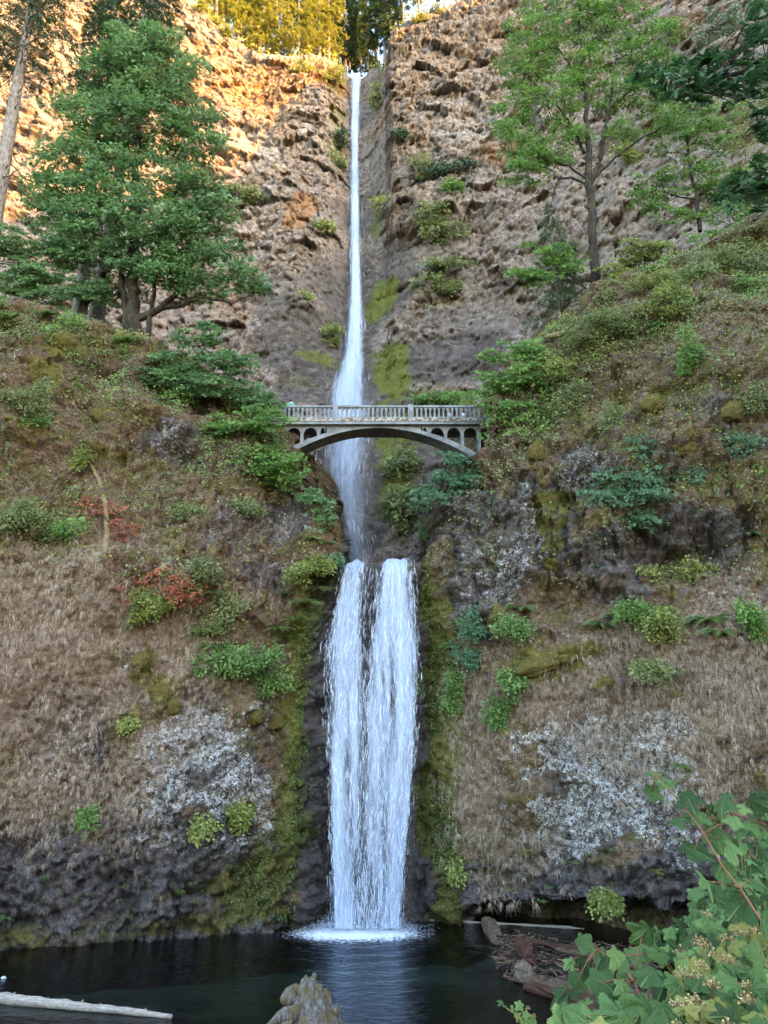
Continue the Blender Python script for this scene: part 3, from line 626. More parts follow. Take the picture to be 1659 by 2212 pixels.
# ================================================================== BRIDGE
BY = 47.0; BW = 2.1
def concrete(name, a=(.115, .13, .145), b=(.215, .232, .255), stain=.55):
    m = NT(name); n = m.noise(1.3, 6, .65); n2 = m.noise(9, 5, .7)
    c = m.mix(m.ramp(n, .35, .65), a, b); c = m.mix(m.math('MULTIPLY', m.ramp(n2, .5, .75), stain), c, (.13, .115, .09))
    m.base(c); m.rough(.9); m.spec(.25); m.normal(m.bump(n2, .5, .02)); return m.m
CONC = concrete('weathered_concrete'); CURB = concrete('mossy_curb', (.40, .40, .38), (.55, .54, .5), .0)
_m = NT('stained_curb'); _n = _m.noise(4.2, 5, .6); _m.base(_m.mix(_m.ramp(_n, .46, .54), (.27, .27, .265), _m.mix(_m.noise(14, 4), (.06, .035, .02), (.19, .11, .06)))); _m.rough(.95); CURB = _m.m
br = tag(empty('arch_bridge', P(815, 912, BY)), 'grey concrete footbridge with open balustrade arching across the gorge', 'bridge')
def bx(u, v=905): return P(u, v, BY).x
def bz(v, u=815): return P(u, v, BY).z
XL, XR = bx(586, 890), bx(1090, 890)
z_rt, z_rb = bz(877.5), bz(881.5); z_bt = bz(904); z_c0, z_c1 = bz(911.5), bz(904.5); z_s0 = bz(917.5)
def part(geo, name, mat=CONC, parent=br, smooth=False): return rel(geo.build(name, mat, None, smooth), parent)
RAILS = (BY, BY + BW)
for yb in RAILS:
    g = Geo(); g.box(((XL + XR) / 2, yb, (z_rt + z_rb) / 2), ((XR - XL) / 2, .15, (z_rt - z_rb) / 2)); part(g, 'top_rail')
    g = Geo(); g.box(((XL + XR) / 2, yb, z_bt + .045), ((XR - XL) / 2, .09, .045)); part(g, 'bottom_rail')
    g = Geo(); g.box(((XL + XR) / 2, yb, (z_c0 + z_c1) / 2), ((XR - XL) / 2, .17, (z_c1 - z_c0) / 2)); part(g, 'curb', CURB)
g = Geo(); g.box(((XL + XR) / 2, BY + BW / 2, (z_s0 + z_c0) / 2 - .003), ((XR - XL) / 2, BW / 2 + .13, (z_c0 - z_s0) / 2)); part(g, 'deck_slab', CONC)
POSTU = [725, 887, 1049]
for yb in RAILS:
    for u in POSTU:
        xc = bx(u, 890); g = Geo(); g.box((xc, yb, (bz(910) + bz(875.5)) / 2), (.21, .18, (bz(875.5) - bz(910)) / 2)); po = part(g, 'post')
        g = Geo(); g.box((xc, yb, bz(874) + .02), (.28, .24, .05)); g.box((xc, yb, bz(874) + .095), (.24, .2, .03)); c_ = part(g, 'post_cap', CONC, br); c_.parent = po; c_.matrix_parent_inverse = Matrix.Translation(br.location).inverted()
hb = z_rb - (z_bt + .09)
sp = bx(725 + 9.5, 890) - bx(725, 890)
def baluster_mesh():
    g = Geo(); prof = [(0, .095), (.08, .095), (.10, .062), (.62, .058), (.64, .085), (.70, .07), (.82, .085), (.92, .125), (1.0, sp / 2)]
    V = []; F = []
    for h, w in prof:
        for sx, sy in ((-1, -1), (1, -1), (1, 1), (-1, 1)): V.append((sx * w, sy * .075, h * hb))
    for i in range(len(prof) - 1):
        for j in range(4): F.append((i * 4 + j, i * 4 + (j + 1) % 4, (i + 1) * 4 + (j + 1) % 4, (i + 1) * 4 + j))
    g.add(V, F); return g.build('baluster', CONC)
bal0 = baluster_mesh(); nb = 0
xb = bx(725, 890)
for yb in RAILS:
    for k in range(-20, 38):
        xc = xb + (k + .5) * sp
        if xc < XL + .1 or xc > XR - .1: continue
        if any(abs(xc - bx(u, 890)) < .30 for u in POSTU): continue
        o = bal0 if nb == 0 else bal0.copy()
        if nb: col.objects.link(o)
        nb += 1; o.parent = br; o.location = Vector((xc, yb, z_bt + .09)) - br.location
# arch ring
xs0, xs1 = bx(640, 965), bx(994, 980); zc_in, zsp = bz(921.5), bz(969, 816)
xm = (xs0 + xs1) / 2; hs = (xs1 - xs0) / 2
def arch_in(x): return zc_in - (zc_in - zsp) * ((x - xm) / hs) ** 2
V = []; F = []; N = 72; AY0, AY1 = BY + .22, BY + .22 + 1.45
for i in range(N + 1):
    xx_ = xm - hs * 1.32 + 2 * hs * 1.32 * i / N; k = abs((xx_ - xm) / hs); zi = arch_in(xx_); sl = 2 * (zc_in - zsp) * (xx_ - xm) / hs ** 2
    th = (.22 + .20 * k ** 1.5) * math.sqrt(1 + sl * sl)
    V += [(xx_, AY0, zi), (xx_, AY1, zi), (xx_, AY1, zi + th), (xx_, AY0, zi + th)]
for i in range(N):
    for j in range(4): F.append((i * 4 + j, (i + 1) * 4 + j, (i + 1) * 4 + (j + 1) % 4, i * 4 + (j + 1) % 4))
F += [(0, 1, 2, 3), (N * 4 + 3, N * 4 + 2, N * 4 + 1, N * 4)]
g = Geo(); g.add(V, F); part(g, 'arch_rib')
# spandrel beam, columns and their small arches
COLU = [580, 616, 651.5, 687.5, 723, 906, 927 + 0, 963, 999, 1035]
COLU = [598, 616, 651.5, 687.5, 927, 963, 999, 1035]
colx = [bx(u, 935) for u in COLU]
for yb in (AY0 + .08, AY1 - .08):
    g = Geo(); g.box(((XL + XR) / 2, yb, z_s0 - .05), ((XR - XL) / 2, .075, .045)); part(g, 'spandrel_beam')
    for xc in colx:
        zb = max(arch_in(xc) + .15, bz(1010)); zb = min(zb, z_s0 - .3)
        g = Geo(); g.box((xc, yb, (zb + z_s0 - .09) / 2), (.125, .082, (z_s0 - .09 - zb) / 2)); part(g, 'spandrel_column')
    bays = [(colx[i], colx[i + 1]) for i in (0, 1, 2, 4, 5, 6)] + [(colx[3], colx[3] + colx[1] - colx[0]), (colx[4] - (colx[1] - colx[0]), colx[4])]
    for x0, x1 in bays:
        x0 += .125; x1 -= .125; n = 14; V = []; F = []; zt_ = z_s0 - .09
        for i in range(n + 1):
            f = i / n; xx_ = x0 + (x1 - x0) * f; zz_ = zt_ - .06 - .50 * (1 - math.sqrt(max(0, 1 - (2 * f - 1) ** 2)))
            zz_ = max(zz_, min(zt_ - .05, arch_in(xx_)))
            V += [(xx_, yb - .07, zt_), (xx_, yb - .07, zz_), (xx_, yb + .07, zz_), (xx_, yb + .07, zt_)]
        for i in range(n):
            for j in range(3): F.append((i * 4 + j, i * 4 + j + 1, (i + 1) * 4 + j + 1, (i + 1) * 4 + j))
        g = Geo(); g.add(V, F); part(g, 'spandrel_arch')
# solid crown wall between rib and beam
V = []; F = []; n = 40
xa, xb2 = colx[3] + .62, colx[4] - .62
for i in range(n + 1):
    xx_ = xa + (xb2 - xa) * i / n; V += [(xx_, AY0 + .02, arch_in(xx_) + .2), (xx_, AY0 + .02, z_s0 - .004), (xx_, AY1 - .02, z_s0 - .004), (xx_, AY1 - .02, arch_in(xx_) + .2)]
for i in range(n):
    for j in range(3): F.append((i * 4 + j, (i + 1) * 4 + j, (i + 1) * 4 + j + 1, i * 4 + j + 1))
g = Geo(); g.add(V, F); part(g, 'crown_wall')

# ================================================================== PEOPLE
def plain(name, c, rough=.8, var=.25):
    m = NT(name); n = m.noise(14, 4, .6, m.local()); m.base(m.mix(n, tuple(q * (1 - var) for q in c), tuple(min(1, q * (1 + var)) for q in c))); m.rough(rough); return m.m
SKIN = plain('skin', (.42, .24, .17)); 
def skinned(name, verts, edges, radii, mat, parent, sub=2, root=0):
    me = bpy.data.meshes.new(name); me.from_pydata(verts, edges, []); o = bpy.data.objects.new(name, me); col.objects.link(o)
    sk = o.modifiers.new('skin', 'SKIN'); 
    for i, r_ in enumerate(radii):
        sv = me.skin_vertices[0].data[i] if me.skin_vertices else None
        if sv is None: break
        sv.radius = (r_, r_)
    ss = o.modifiers.new('sub', 'SUBSURF'); ss.levels = sub; ss.render_levels = sub
    me.materials.append(mat); o.parent = parent; return o
def blob(name, prof, mat, parent, n=12, sq=.7, off=(0, 0, 0)):
    """stack of elliptical rings (z, rx, ry, y shift) as one closed surface"""
    V = []; F = []
    for z_, rx, ry_, sh in prof:
        for j in range(n):
            a = 2 * math.pi * j / n; V.append((off[0] + rx * math.cos(a), off[1] + ry_ * math.sin(a) + sh, off[2] + z_))
    k = len(prof)
    for i in range(k - 1):
        for j in range(n): F.append((i * n + j, i * n + (j + 1) % n, (i + 1) * n + (j + 1) % n, (i + 1) * n + j))
    F += [tuple(range(n - 1, -1, -1)), tuple((k - 1) * n + j for j in range(n))]
    g = Geo(); g.add(V, F); return g.build(name, mat, parent, True)
def limb(g, pts, rad, n=8): g.tube(pts, rad, n)
def person(label, loc, rz, H, top, legs, hair, cap=None, strap=None, lean=.08, group='people on the bridge'):
    r_ = empty('person', loc); r_.rotation_euler.z = rz; tag(r_, label, 'person', group); s = H / 1.72
    S = lambda *p: tuple(q * s for q in p)
    # one continuous body: legs, trunk, neck and head grown as a skin
    vs_ = [S(0, 0, .92), S(0, -lean * .3, 1.12), S(0, -lean * .7, 1.33), S(0, -lean, 1.45), S(0, -lean * 1.1, 1.53), S(0, -lean * 1.2, 1.60), S(0, -lean * 1.2, 1.67),
           S(-.10, 0, .86), S(-.11, .0, .48), S(-.11, .03, .09), S(-.115, -.12, .04), S(.10, 0, .86), S(.11, -.02, .48), S(.11, .01, .09), S(.115, -.14, .04),
           S(-.19, -lean * .8, 1.38), S(-.27, -.02 - lean, 1.12), S(-.22, -.22 - lean, .98), S(.19, -lean * .8, 1.38), S(.27, -.02 - lean, 1.12), S(.22, -.22 - lean, .98)]
    ed = [(0, 1), (1, 2), (2, 3), (3, 4), (4, 5), (5, 6), (0, 7), (7, 8), (8, 9), (9, 10), (0, 11), (11, 12), (12, 13), (13, 14), (2, 15), (15, 16), (16, 17), (2, 18), (18, 19), (19, 20)]
    rd = [q * s for q in [.13, .125, .14, .06, .085, .10, .07, .085, .06, .045, .04, .085, .06, .045, .04, .06, .045, .035, .06, .045, .035]]
    skinned('body', vs_, ed, rd, SKIN, r_)
    blob('jacket', [(z_ * s, rx * s, ry_ * s, sh * s) for z_, rx, ry_, sh in [(.80, .20, .15, 0), (.88, .21, .165, 0), (1.05, .20, .16, -lean * .3), (1.25, .235, .17, -lean * .6), (1.38, .22, .15, -lean * .8), (1.46, .12, .11, -lean), (1.50, .075, .08, -lean)]], top, r_, 14)
    for sx in (-1, 1):
        g = Geo(); g.tube([S(sx * .18, -lean * .8, 1.40), S(sx * .25, -lean * .8, 1.28), S(sx * .29, -.03 - lean, 1.10), S(sx * .235, -.2 - lean, .99)], [q * s for q in (.085, .08, .068, .055)], 9); g.build('sleeve', top, r_, True)
        g = Geo(); g.tube([S(sx * .10, 0, .90), S(sx * .112, 0, .5), S(sx * .112, .02, .08)], [q * s for q in (.115, .088, .07)], 9); g.build('trouser_leg', legs, r_, True)
        g = Geo(); g.tube([S(sx * .112, .05, .05), S(sx * .115, -.08, .045), S(sx * .115, -.17, .03)], [q * s for q in (.05, .055, .035)], 8); g.build('shoe', plain('shoe', (.05, .05, .05)), r_, True)
    zh = 1.62
    blob('hair', [(z_ * s, rx * s, ry_ * s, (sh - lean * 1.2) * s) for z_, rx, ry_, sh in [(1.50, .06, .04, .06), (1.55, .095, .075, .045), (1.62, .108, .105, .02), (1.68, .10, .105, .008), (1.73, .06, .07, 0), (1.745, .02, .03, 0)]], hair, r_, 12)
    g = Geo(); g.tube([S(0, -lean * 1.2 - .10, 1.61), S(0, -lean * 1.2 - .135, 1.585)], [.02 * s, .022 * s], 6); g.build('nose', SKIN, r_, True)
    if cap:
        blob('cap', [(z_ * s, rx * s, ry_ * s, (sh - lean * 1.2) * s) for z_, rx, ry_, sh in [(1.655, .115, .12, 0), (1.70, .112, .115, 0), (1.75, .08, .085, 0), (1.765, .03, .03, 0)]], cap, r_, 12)
        g = Geo(); g.box(S(0, -lean * 1.2 - .16, 1.66), S(.075, .07, .008)); g.build('cap_peak', cap, r_)
    if strap:
        g = Geo(); g.tube([S(-.15, .155 - lean * .4, 1.42), S(0, .195 - lean * .3, 1.27), S(.14, .19, 1.08)], [.025 * s, .03 * s, .025 * s], 6); g.build('bag_strap', strap, r_, True)
    return r_
zdk = z_c1 - .01
g = Geo(); g.box(((XL + XR) / 2, BY + BW / 2, (z_c0 + z_c1) / 2 - .012), ((XR - XL) / 2, BW / 2 - .18, (z_c1 - z_c0) / 2 - .004)); part(g, 'deck_floor')
person('person in a teal jacket with a pale strap, looking up at the falls', P(626, 908, BY + .40).xy.to_3d() + Vector((0, 0, zdk)), math.pi, 1.98, plain('teal_jacket', (.03, .30, .32)), plain('dark_trousers', (.03, .035, .05)), plain('black_hair', (.012, .012, .014)), strap=plain('tan_strap', (.55, .50, .25)))
person('person in a white shirt and pale cap, low behind the balustrade', P(970, 908, BY + .8).xy.to_3d() + Vector((0, 0, zdk)), .5, 1.08, plain('white_shirt', (.72, .74, .80)), plain('blue_shorts', (.06, .10, .22)), plain('brown_hair', (.06, .035, .02)), cap=plain('pink_cap', (.65, .42, .38)))
person('person in white clothes standing near the leafy end of the bridge', P(1000, 908, BY + 1.0).xy.to_3d() + Vector((0, 0, zdk)), -.6, 1.12, plain('white_dress', (.76, .76, .78)), plain('pale_trousers', (.6, .6, .6)), bpy.data.materials['brown_hair'])

# ================================================================== DRIFTWOOD
def wood(name, a, b, c, sc=(3, 3, 3), moss=None):
    m = NT(name); n = m.noise(2.2, 6, .7, m.scaled(m.local(), sc)); n2 = m.noise(9, 5, .7)
    cc = m.cr(n, [(.28, a), (.5, b), (.72, c)])
    if moss: cc = m.mix(m.ramp(m.noise(2.0, 5, .6), .50, .60), cc, m.mix(n2, moss, tuple(q * 1.8 for q in moss)))
    m.base(cc); m.rough(.85); m.spec(.25); m.normal(m.bump(m.math('ADD', n, m.math('MULTIPLY', n2, .5)), .8, .05)); return m.m
PALEW = wood('bleached_wood', (.10, .08, .065), (.27, .235, .205), (.42, .38, .34), (1, 9, 9))
GREYW = wood('grey_wood', (.022, .017, .014), (.095, .078, .064), (.23, .205, .185), (5, 5, 1.0), (.075, .055, .020))
ENDW = wood('sawn_end', (.03, .022, .017), (.085, .065, .05), (.16, .13, .10), (3, 3, 3))
REDW = wood('wet_red_wood', (.012, .005, .004), (.045, .019, .012), (.115, .052, .030), (1.5, 8, 8))
BRNW = wood('brown_wood', (.018, .011, .008), (.065, .042, .028), (.16, .11, .075), (1.5, 8, 8))
def noisy(o, amp, sc, seed=1):
    me = o.data; n = len(me.vertices); c = np.empty(n * 3, np.float32); me.vertices.foreach_get('co', c); c = c.reshape(-1, 3)
    nn = np.empty(n * 3, np.float32); me.vertices.foreach_get('normal', nn); nn = nn.reshape(-1, 3)
    c = c + nn * (fbm(c.astype(float) * sc, 4, seed)[:, None] * amp); me.vertices.foreach_set('co', c.astype(np.float32).ravel()); me.update()
def ridged(o, amp, sc, seed=1):
    me = o.data; n = len(me.vertices); c = np.empty(n * 3, np.float32); me.vertices.foreach_get('co', c); c = c.reshape(-1, 3)
    nn = np.empty(n * 3, np.float32); me.vertices.foreach_get('normal', nn); nn = nn.reshape(-1, 3)
    k = np.abs(fbm(c.astype(float) * np.array(sc), 3, seed)) ** .6
    c = c + nn * ((k - .4)[:, None] * amp); me.vertices.foreach_set('co', c.astype(np.float32).ravel()); me.update()
def lerp_pts(a, b, n, bend=0.0, seed=0):
    r = random.Random(seed); out = []
    for i in range(n):
        f = i / (n - 1); q = Vector(a).lerp(Vector(b), f); out.append(q + Vector((0, 0, bend * math.sin(math.pi * f))) + Vector([r.uniform(-1, 1) * .012 for _ in range(3)]))
    return out
def Yw(v, z=0.0):
    dx, dy, dz = ray(829.5, v); return float((z - CAM_Z) / dz * dy)
a = P(-330, 2128, Yw(2137)); b = P(372, 2198, Yw(2200))
a.z = .12; b.z = .06
dl = tag(empty('driftwood_log', (a + b) / 2), 'long bleached driftwood log floating in the shallow end of the pool', 'log')
g = Geo(); pts = lerp_pts(a, b, 40, .05, 3); g.tube(pts, [.26 - .18 * (i / 39) ** 1.5 for i in range(40)], 14, jit=.06); o = g.build('trunk', PALEW, None, True); noisy(o, .05, 3); rel(o, dl)
for f, l in ((.55, .2), (.66, .12), (.76, .22), (.80, .1), (.88, .1), (.93, .14)):
    q = pts[int(f * 39)]; g = Geo(); g.tube([q, q + Vector((.05, -.03, .26 - .18 * f ** 1.5 + l * .4))], [.06, .02], 7); rel(g.build('knot', PALEW, None, True), dl)
# root wad in the middle of the lower edge
rw = tag(empty('root_wad', P(668, 2212, 26.8)), 'grey mossy root end of a driftwood trunk rising from the pool', 'driftwood')
c0 = P(690, 2380, 24.8); c1 = P(682, 2235, 26.4); c2 = P(672, 2172, 27.2); c3 = P(668, 2132, 27.7); c4 = P(678, 2110, 27.9)
g = Geo(); g.tube([c0, c1, c2, c3, c4], [.9, .84, .68, .44, .15], 22, jit=.10, seed=4); o = g.build('trunk', GREYW, None, True)
def densify(o, lv=2):
    md = o.modifiers.new('sub', 'SUBSURF'); md.levels = lv; md.render_levels = lv
    dg = bpy.context.evaluated_depsgraph_get(); me2 = bpy.data.meshes.new_from_object(o.evaluated_get(dg)); o.modifiers.clear(); o.data = me2
densify(o, 3); noisy(o, .30, 2.0, 7); ridged(o, .30, (3.2, 3.2, .9), 8); noisy(o, .07, 8, 9); rel(o, rw)
for k, (pp, rr_) in enumerate([([(650, 2190, 26.6), (612, 2190, 26.3), (596, 2205, 26.1), (570, 2222, 25.9)], [.34, .22, .15, .08]), ([(700, 2190, 26.8), (724, 2188, 26.6), (734, 2172, 26.6)], [.3, .2, .13]),
                               ([(640, 2160, 27.2), (615, 2152, 27.0), (606, 2165, 26.9)], [.34, .28, .13]), ([(650, 2140, 27.4), (628, 2140, 27.2), (612, 2150, 27.1)], [.25, .2, .08]), ([(690, 2150, 27.4), (706, 2150, 27.3), (712, 2170, 27.2)], [.25, .2, .1]), ([(630, 2200, 26.4), (612, 2215, 26.2), (590, 2240, 26.0)], [.25, .2, .12])]):
    g = Geo(); g.tube([P(*q) for q in pp], rr_, 10, jit=.12, seed=k); o = g.build('root', GREYW, None, True); densify(o, 1); noisy(o, .08, 4, k); rel(o, rw)
# the log jam under the right wall
def log(label, a, b, r0, r1, mat, n=10, flat=1.0, seed=0, end=None, name='log'):
    A = P(a[0], a[1], Yw(a[1], a[2])); B = P(b[0], b[1], Yw(b[1], b[2])); t = tag(empty(name, (A + B) / 2), label, 'log', 'driftwood jam under the right wall')
    g = Geo(); g.tube(lerp_pts(A, B, n, .02, seed), [r0 + (r1 - r0) * i / (n - 1) for i in range(n)], 12, jit=.26, seed=seed); o = g.build('bark', mat, None, False); noisy(o, .13, 3.5, seed)
    if flat != 1:
        z0 = (A.z + B.z) / 2
        for v_ in o.data.vertices:
            f = (v_.co.x - A.x) / (B.x - A.x + 1e-6); zc = A.z + (B.z - A.z) * f; v_.co.z = zc + (v_.co.z - zc) * flat
    rel(o, t)
    for q, r_, s_g in ((A, r0, -1), (B, r1, 1)):
        dirv = (B - A).normalized() * s_g; g = Geo(); g.tube([q, q + dirv * .035], [r_ * .95, r_ * .93], 12, jit=.05); o2 = g.build('cut_end', end or mat, None)
        if flat != 1:
            for v_ in o2.data.vertices: v_.co.z = q.z + (v_.co.z - q.z) * flat
        rel(o2, t)
    return t
log('thick pale-ended log at the back corner of the driftwood jam', (1072, 2024, .35), (1055, 1996, .5), .34, .36, BRNW, 6, 1, 1, ENDW)
log('rounded red-brown log like a barrel in the driftwood jam', (1146, 2078, .45), (1130, 2040, .6), .30, .36, REDW, 7, 1, 2)
log('dark stub of log below the barrel-shaped one', (1140, 2105, .2), (1136, 2084, .35), .24, .22, REDW, 6, 1, 3)
log('sawn stump with a round grey top at the jam edge', (1131, 2112, .0), (1131, 2098, .42), .42, .40, BRNW, 5, 1, 4, ENDW)
log('long wet plank at the back of the jam under the overhang', (1150, 2036, .45), (1372, 2072, .7), .17, .22, REDW, 12, .6, 5)
log('long split plank crossing the middle of the jam', (1205, 2052, .5), (1400, 2092, .75), .14, .19, BRNW, 12, .6, 6)
log('reddish slab leaning across the driftwood jam', (1248, 2118, .3), (1330, 2072, .8), .30, .36, REDW, 9, .7, 7)
log('front splintered log along the edge of the jam', (1116, 2112, .12), (1420, 2168, .45), .20, .40, BRNW, 16, .7, 8)
log('lowest dark log of the jam, half under water', (1138, 2132, .08), (1480, 2205, .45), .22, .44, REDW, 16, .7, 9)
log('brown log between the two front logs of the jam', (1180, 2128, .3), (1460, 2185, .6), .12, .26, BRNW, 14, .7, 10)
log('thick reddish log half hidden by the foreground leaves', (1270, 2175, .45), (1560, 2225, .7), .3, .42, REDW, 12, 1, 11)
log('short orange-brown stick pointing out over the water', (1102, 2082, .35), (1132, 2098, .4), .09, .12, BRNW, 5, 1, 12)
log('thin floating pole lying along the foot of the right wall', (925, 1987, .03), (1260, 2006, .06), .03, .05, PALEW, 12, 1, 13)
r = random.Random(5); g = Geo()
for k in range(900):
    u = r.uniform(1075, 1420); f = (u - 1075) / 345; v = r.uniform(2018 + 40 * f, 2085 + 85 * f + 15); zt_ = .05 + r.uniform(0, .45)
    q = P(u, v, Yw(v, .2)); q.z = zt_; an = r.gauss(.4, .9); L = r.uniform(.15, .8)
    dv = Vector((math.cos(an), math.sin(an) * .8, r.uniform(-.35, .35))) * L; rr_ = r.uniform(.012, .045)
    g.tube([q - dv / 2, q + dv / 2], [rr_, rr_ * .7], 4, a=r.random())
m_ = NT('wet_debris'); m_.base(m_.cr(m_.attr('rnd'), [(.1, (.012, .006, .004)), (.6, (.05, .024, .015)), (.97, (.17, .10, .06))])); m_.rough(.7)
tag(g.build('driftwood_debris', m_.m), 'litter of broken sticks packed between the logs', 'debris', kind='stuff')
# stones near the lower edge, just under and at the waterline
for k, (u, v, w, lb) in enumerate([(795, 2085, 30, 'submerged brown boulder in the middle of the pool left of the falls'), (420, 2165, 90, 'long flat boulder under water beyond the driftwood log tip'), (385, 2188, 40, 'dark rock at the tip of the driftwood log'), (420, 2205, 45, 'submerged rock at the lower edge beside the log tip'), (65, 2125, 28, 'brown flat rock under water above the driftwood log'), (8, 2113, 12, 'small pale stone breaking the surface at the left edge')]):
    Y = Yw(v); q = P(u, v, Y); q.z = -.12 if k < 5 else 0; w_ = w * px_m(u, v, Y) * .5
    o = blob('pool_rock', [(-.5, .7, .7, 0), (-.2, 1, 1, 0), (0, 1.02, .95, .05), (.15, .8, .8, .0), (.24, .4, .45, .05), (.26, .1, .1, 0)], plain('pool_stone', (.16, .11, .07) if k < 5 else (.4, .45, .5), .6), None, 16)
    densify(o, 1)
    o.scale = (w_, w_ * .7, .3); o.location = q; noisy(o, .25, 1.7, k); tag(o, lb, 'rock', 'rocks in the pool')

# ================================================================== FOLIAGE
LEAF = {
 'maple': (np.array([(0, 0, 0), (.52, .36, -.10), (.17, .50, .03), (0, 1, -.14), (-.17, .50, .03), (-.52, .36, -.10)]), np.array([(0, 1, 2), (0, 2, 3), (0, 3, 4), (0, 4, 5)])),
 'oval': (np.array([(0, 0, 0), (.30, .48, .05), (0, 1, -.06), (-.30, .48, .05)]), np.array([(0, 1, 2), (0, 2, 3)])),
 'needle': (np.array([(0, 0, 0), (.26, .42, -.04), (.05, .45, .02), (.16, .85, -.04), (0, 1, -.05), (-.16, .85, -.04), (-.05, .45, .02), (-.26, .42, -.04)]), np.array([(0, 1, 2), (2, 3, 4), (4, 5, 6), (6, 7, 0)])),
}
def leaves_mesh(name, pts, upv, fwd, size, kind, rnd, mat):
    T, F = LEAF[kind]; n = len(pts)
    fwd = fwd / (np.linalg.norm(fwd, axis=1, keepdims=True) + 1e-9)
    rt = np.cross(fwd, upv); rt /= (np.linalg.norm(rt, axis=1, keepdims=True) + 1e-9); up_ = np.cross(rt, fwd)
    V = pts[:, None] + size[:, None, None] * (T[None, :, 0:1] * rt[:, None] + T[None, :, 1:2] * fwd[:, None] + T[None, :, 2:3] * up_[:, None])
    FF = (F[None] + (np.arange(n) * len(T))[:, None, None]).reshape(-1, 3)
    return mesh_np(name, V.reshape(-1, 3), FF, mat, attrs={'rnd': np.repeat(rnd, len(T))})
def leaf_mat(name, dark, mid, light, accent=None, af=.96, trans=.32, rough=.5):
    dark, mid, light = [tuple(min(.5, q * 1.35) for q in c_) for c_ in (dark, mid, light)]
    m = NT(name); r_ = m.attr('rnd'); st = [(.0, dark), (.5, mid), (.93, light)]
    if accent: st += [(af, light), (min(af + .02, 1), accent)]
    c = m.cr(r_, st); c = m.mix(m.ramp(m.noise(.5, 3), .35, .7, 0, .35), c, dark)
    m.base(c); m.rough(rough); m.spec(.35)
    tl = m.n('ShaderNodeBsdfTranslucent'); m.l(m.mix(.5, c, (min(1, light[0] * 1.6), min(1, light[1] * 1.6), light[2])), tl.inputs[0])
    mx = m.n('ShaderNodeMixShader'); mx.inputs[0].default_value = trans; m.l(m.b.outputs[0], mx.inputs[1]); m.l(tl.outputs[0], mx.inputs[2]); m.l(mx.outputs[0], m.out.inputs[0])
    return m.m
LM = {
 'blue': leaf_mat('bluegreen_maple_leaf', (.028, .066, .026), (.068, .138, .050), (.125, .210, .085)),
 'green': leaf_mat('green_maple_leaf', (.030, .070, .014), (.075, .155, .032), (.140, .235, .062), (.30, .26, .03), .975),
 'teal': leaf_mat('teal_maple_leaf', (.024, .062, .034), (.058, .125, .068), (.110, .190, .110)),
 'yellow': leaf_mat('yellowgreen_leaf', (.050, .066, .014), (.120, .150, .034), (.215, .240, .075), (.36, .26, .05), .97),
 'bright': leaf_mat('bright_fern_leaf', (.034, .074, .020), (.082, .155, .042), (.150, .230, .080), (.22, .20, .07), .95),
 'fern': leaf_mat('fern_leaf', (.030, .060, .016), (.085, .135, .035), (.165, .210, .075), (.24, .19, .10), .95),
 'conifer': leaf_mat('conifer_needles', (.012, .030, .016), (.030, .062, .030), (.060, .100, .048), trans=.12),
 'pale_conifer': leaf_mat('pale_conifer_needles', (.030, .058, .030), (.065, .110, .060), (.120, .170, .095), trans=.15),
 'sun_gold': leaf_mat('sunlit_rim_foliage', (.060, .080, .016), (.150, .165, .030), (.260, .240, .055), trans=.25),  # low sun's gold put into the foliage colour of rim trees and bushes
 'red': leaf_mat('withered_red_leaf', (.090, .022, .012), (.240, .065, .035), (.380, .150, .080), trans=.25),
 'drygreen': leaf_mat('olive_leaf', (.040, .060, .020), (.100, .130, .045), (.175, .200, .085), (.28, .20, .08), .95),
 'dark': leaf_mat('dark_maple_leaf', (.012, .040, .016), (.030, .085, .034), (.065, .140, .060)),
}
def bark_mat(name, a, b, moss):
    m = NT(name); n = m.noise(3.0, 6, .7, m.scaled(m.obj(), (2.5, 2.5, .6))); c = m.mix(m.ramp(n, .35, .65), a, b)
    c = m.mix(m.ramp(m.noise(.9, 5, .6), .5, .62, 0, moss), c, (.10, .085, .022)); m.base(c); m.rough(.92); m.spec(.2); m.normal(m.bump(n, .8, .08)); return m.m
BARK = bark_mat('maple_bark', (.010, .009, .008), (.048, .040, .033), .3); FIRB = bark_mat('fir_bark', (.085, .070, .060), (.26, .23, .215), .1); TWIG = bark_mat('twig_bark', (.05, .035, .025), (.14, .10, .075), .3)
GOLDB = bark_mat('rim_trunk_bark', (.08, .055, .04), (.24, .18, .13), .1)

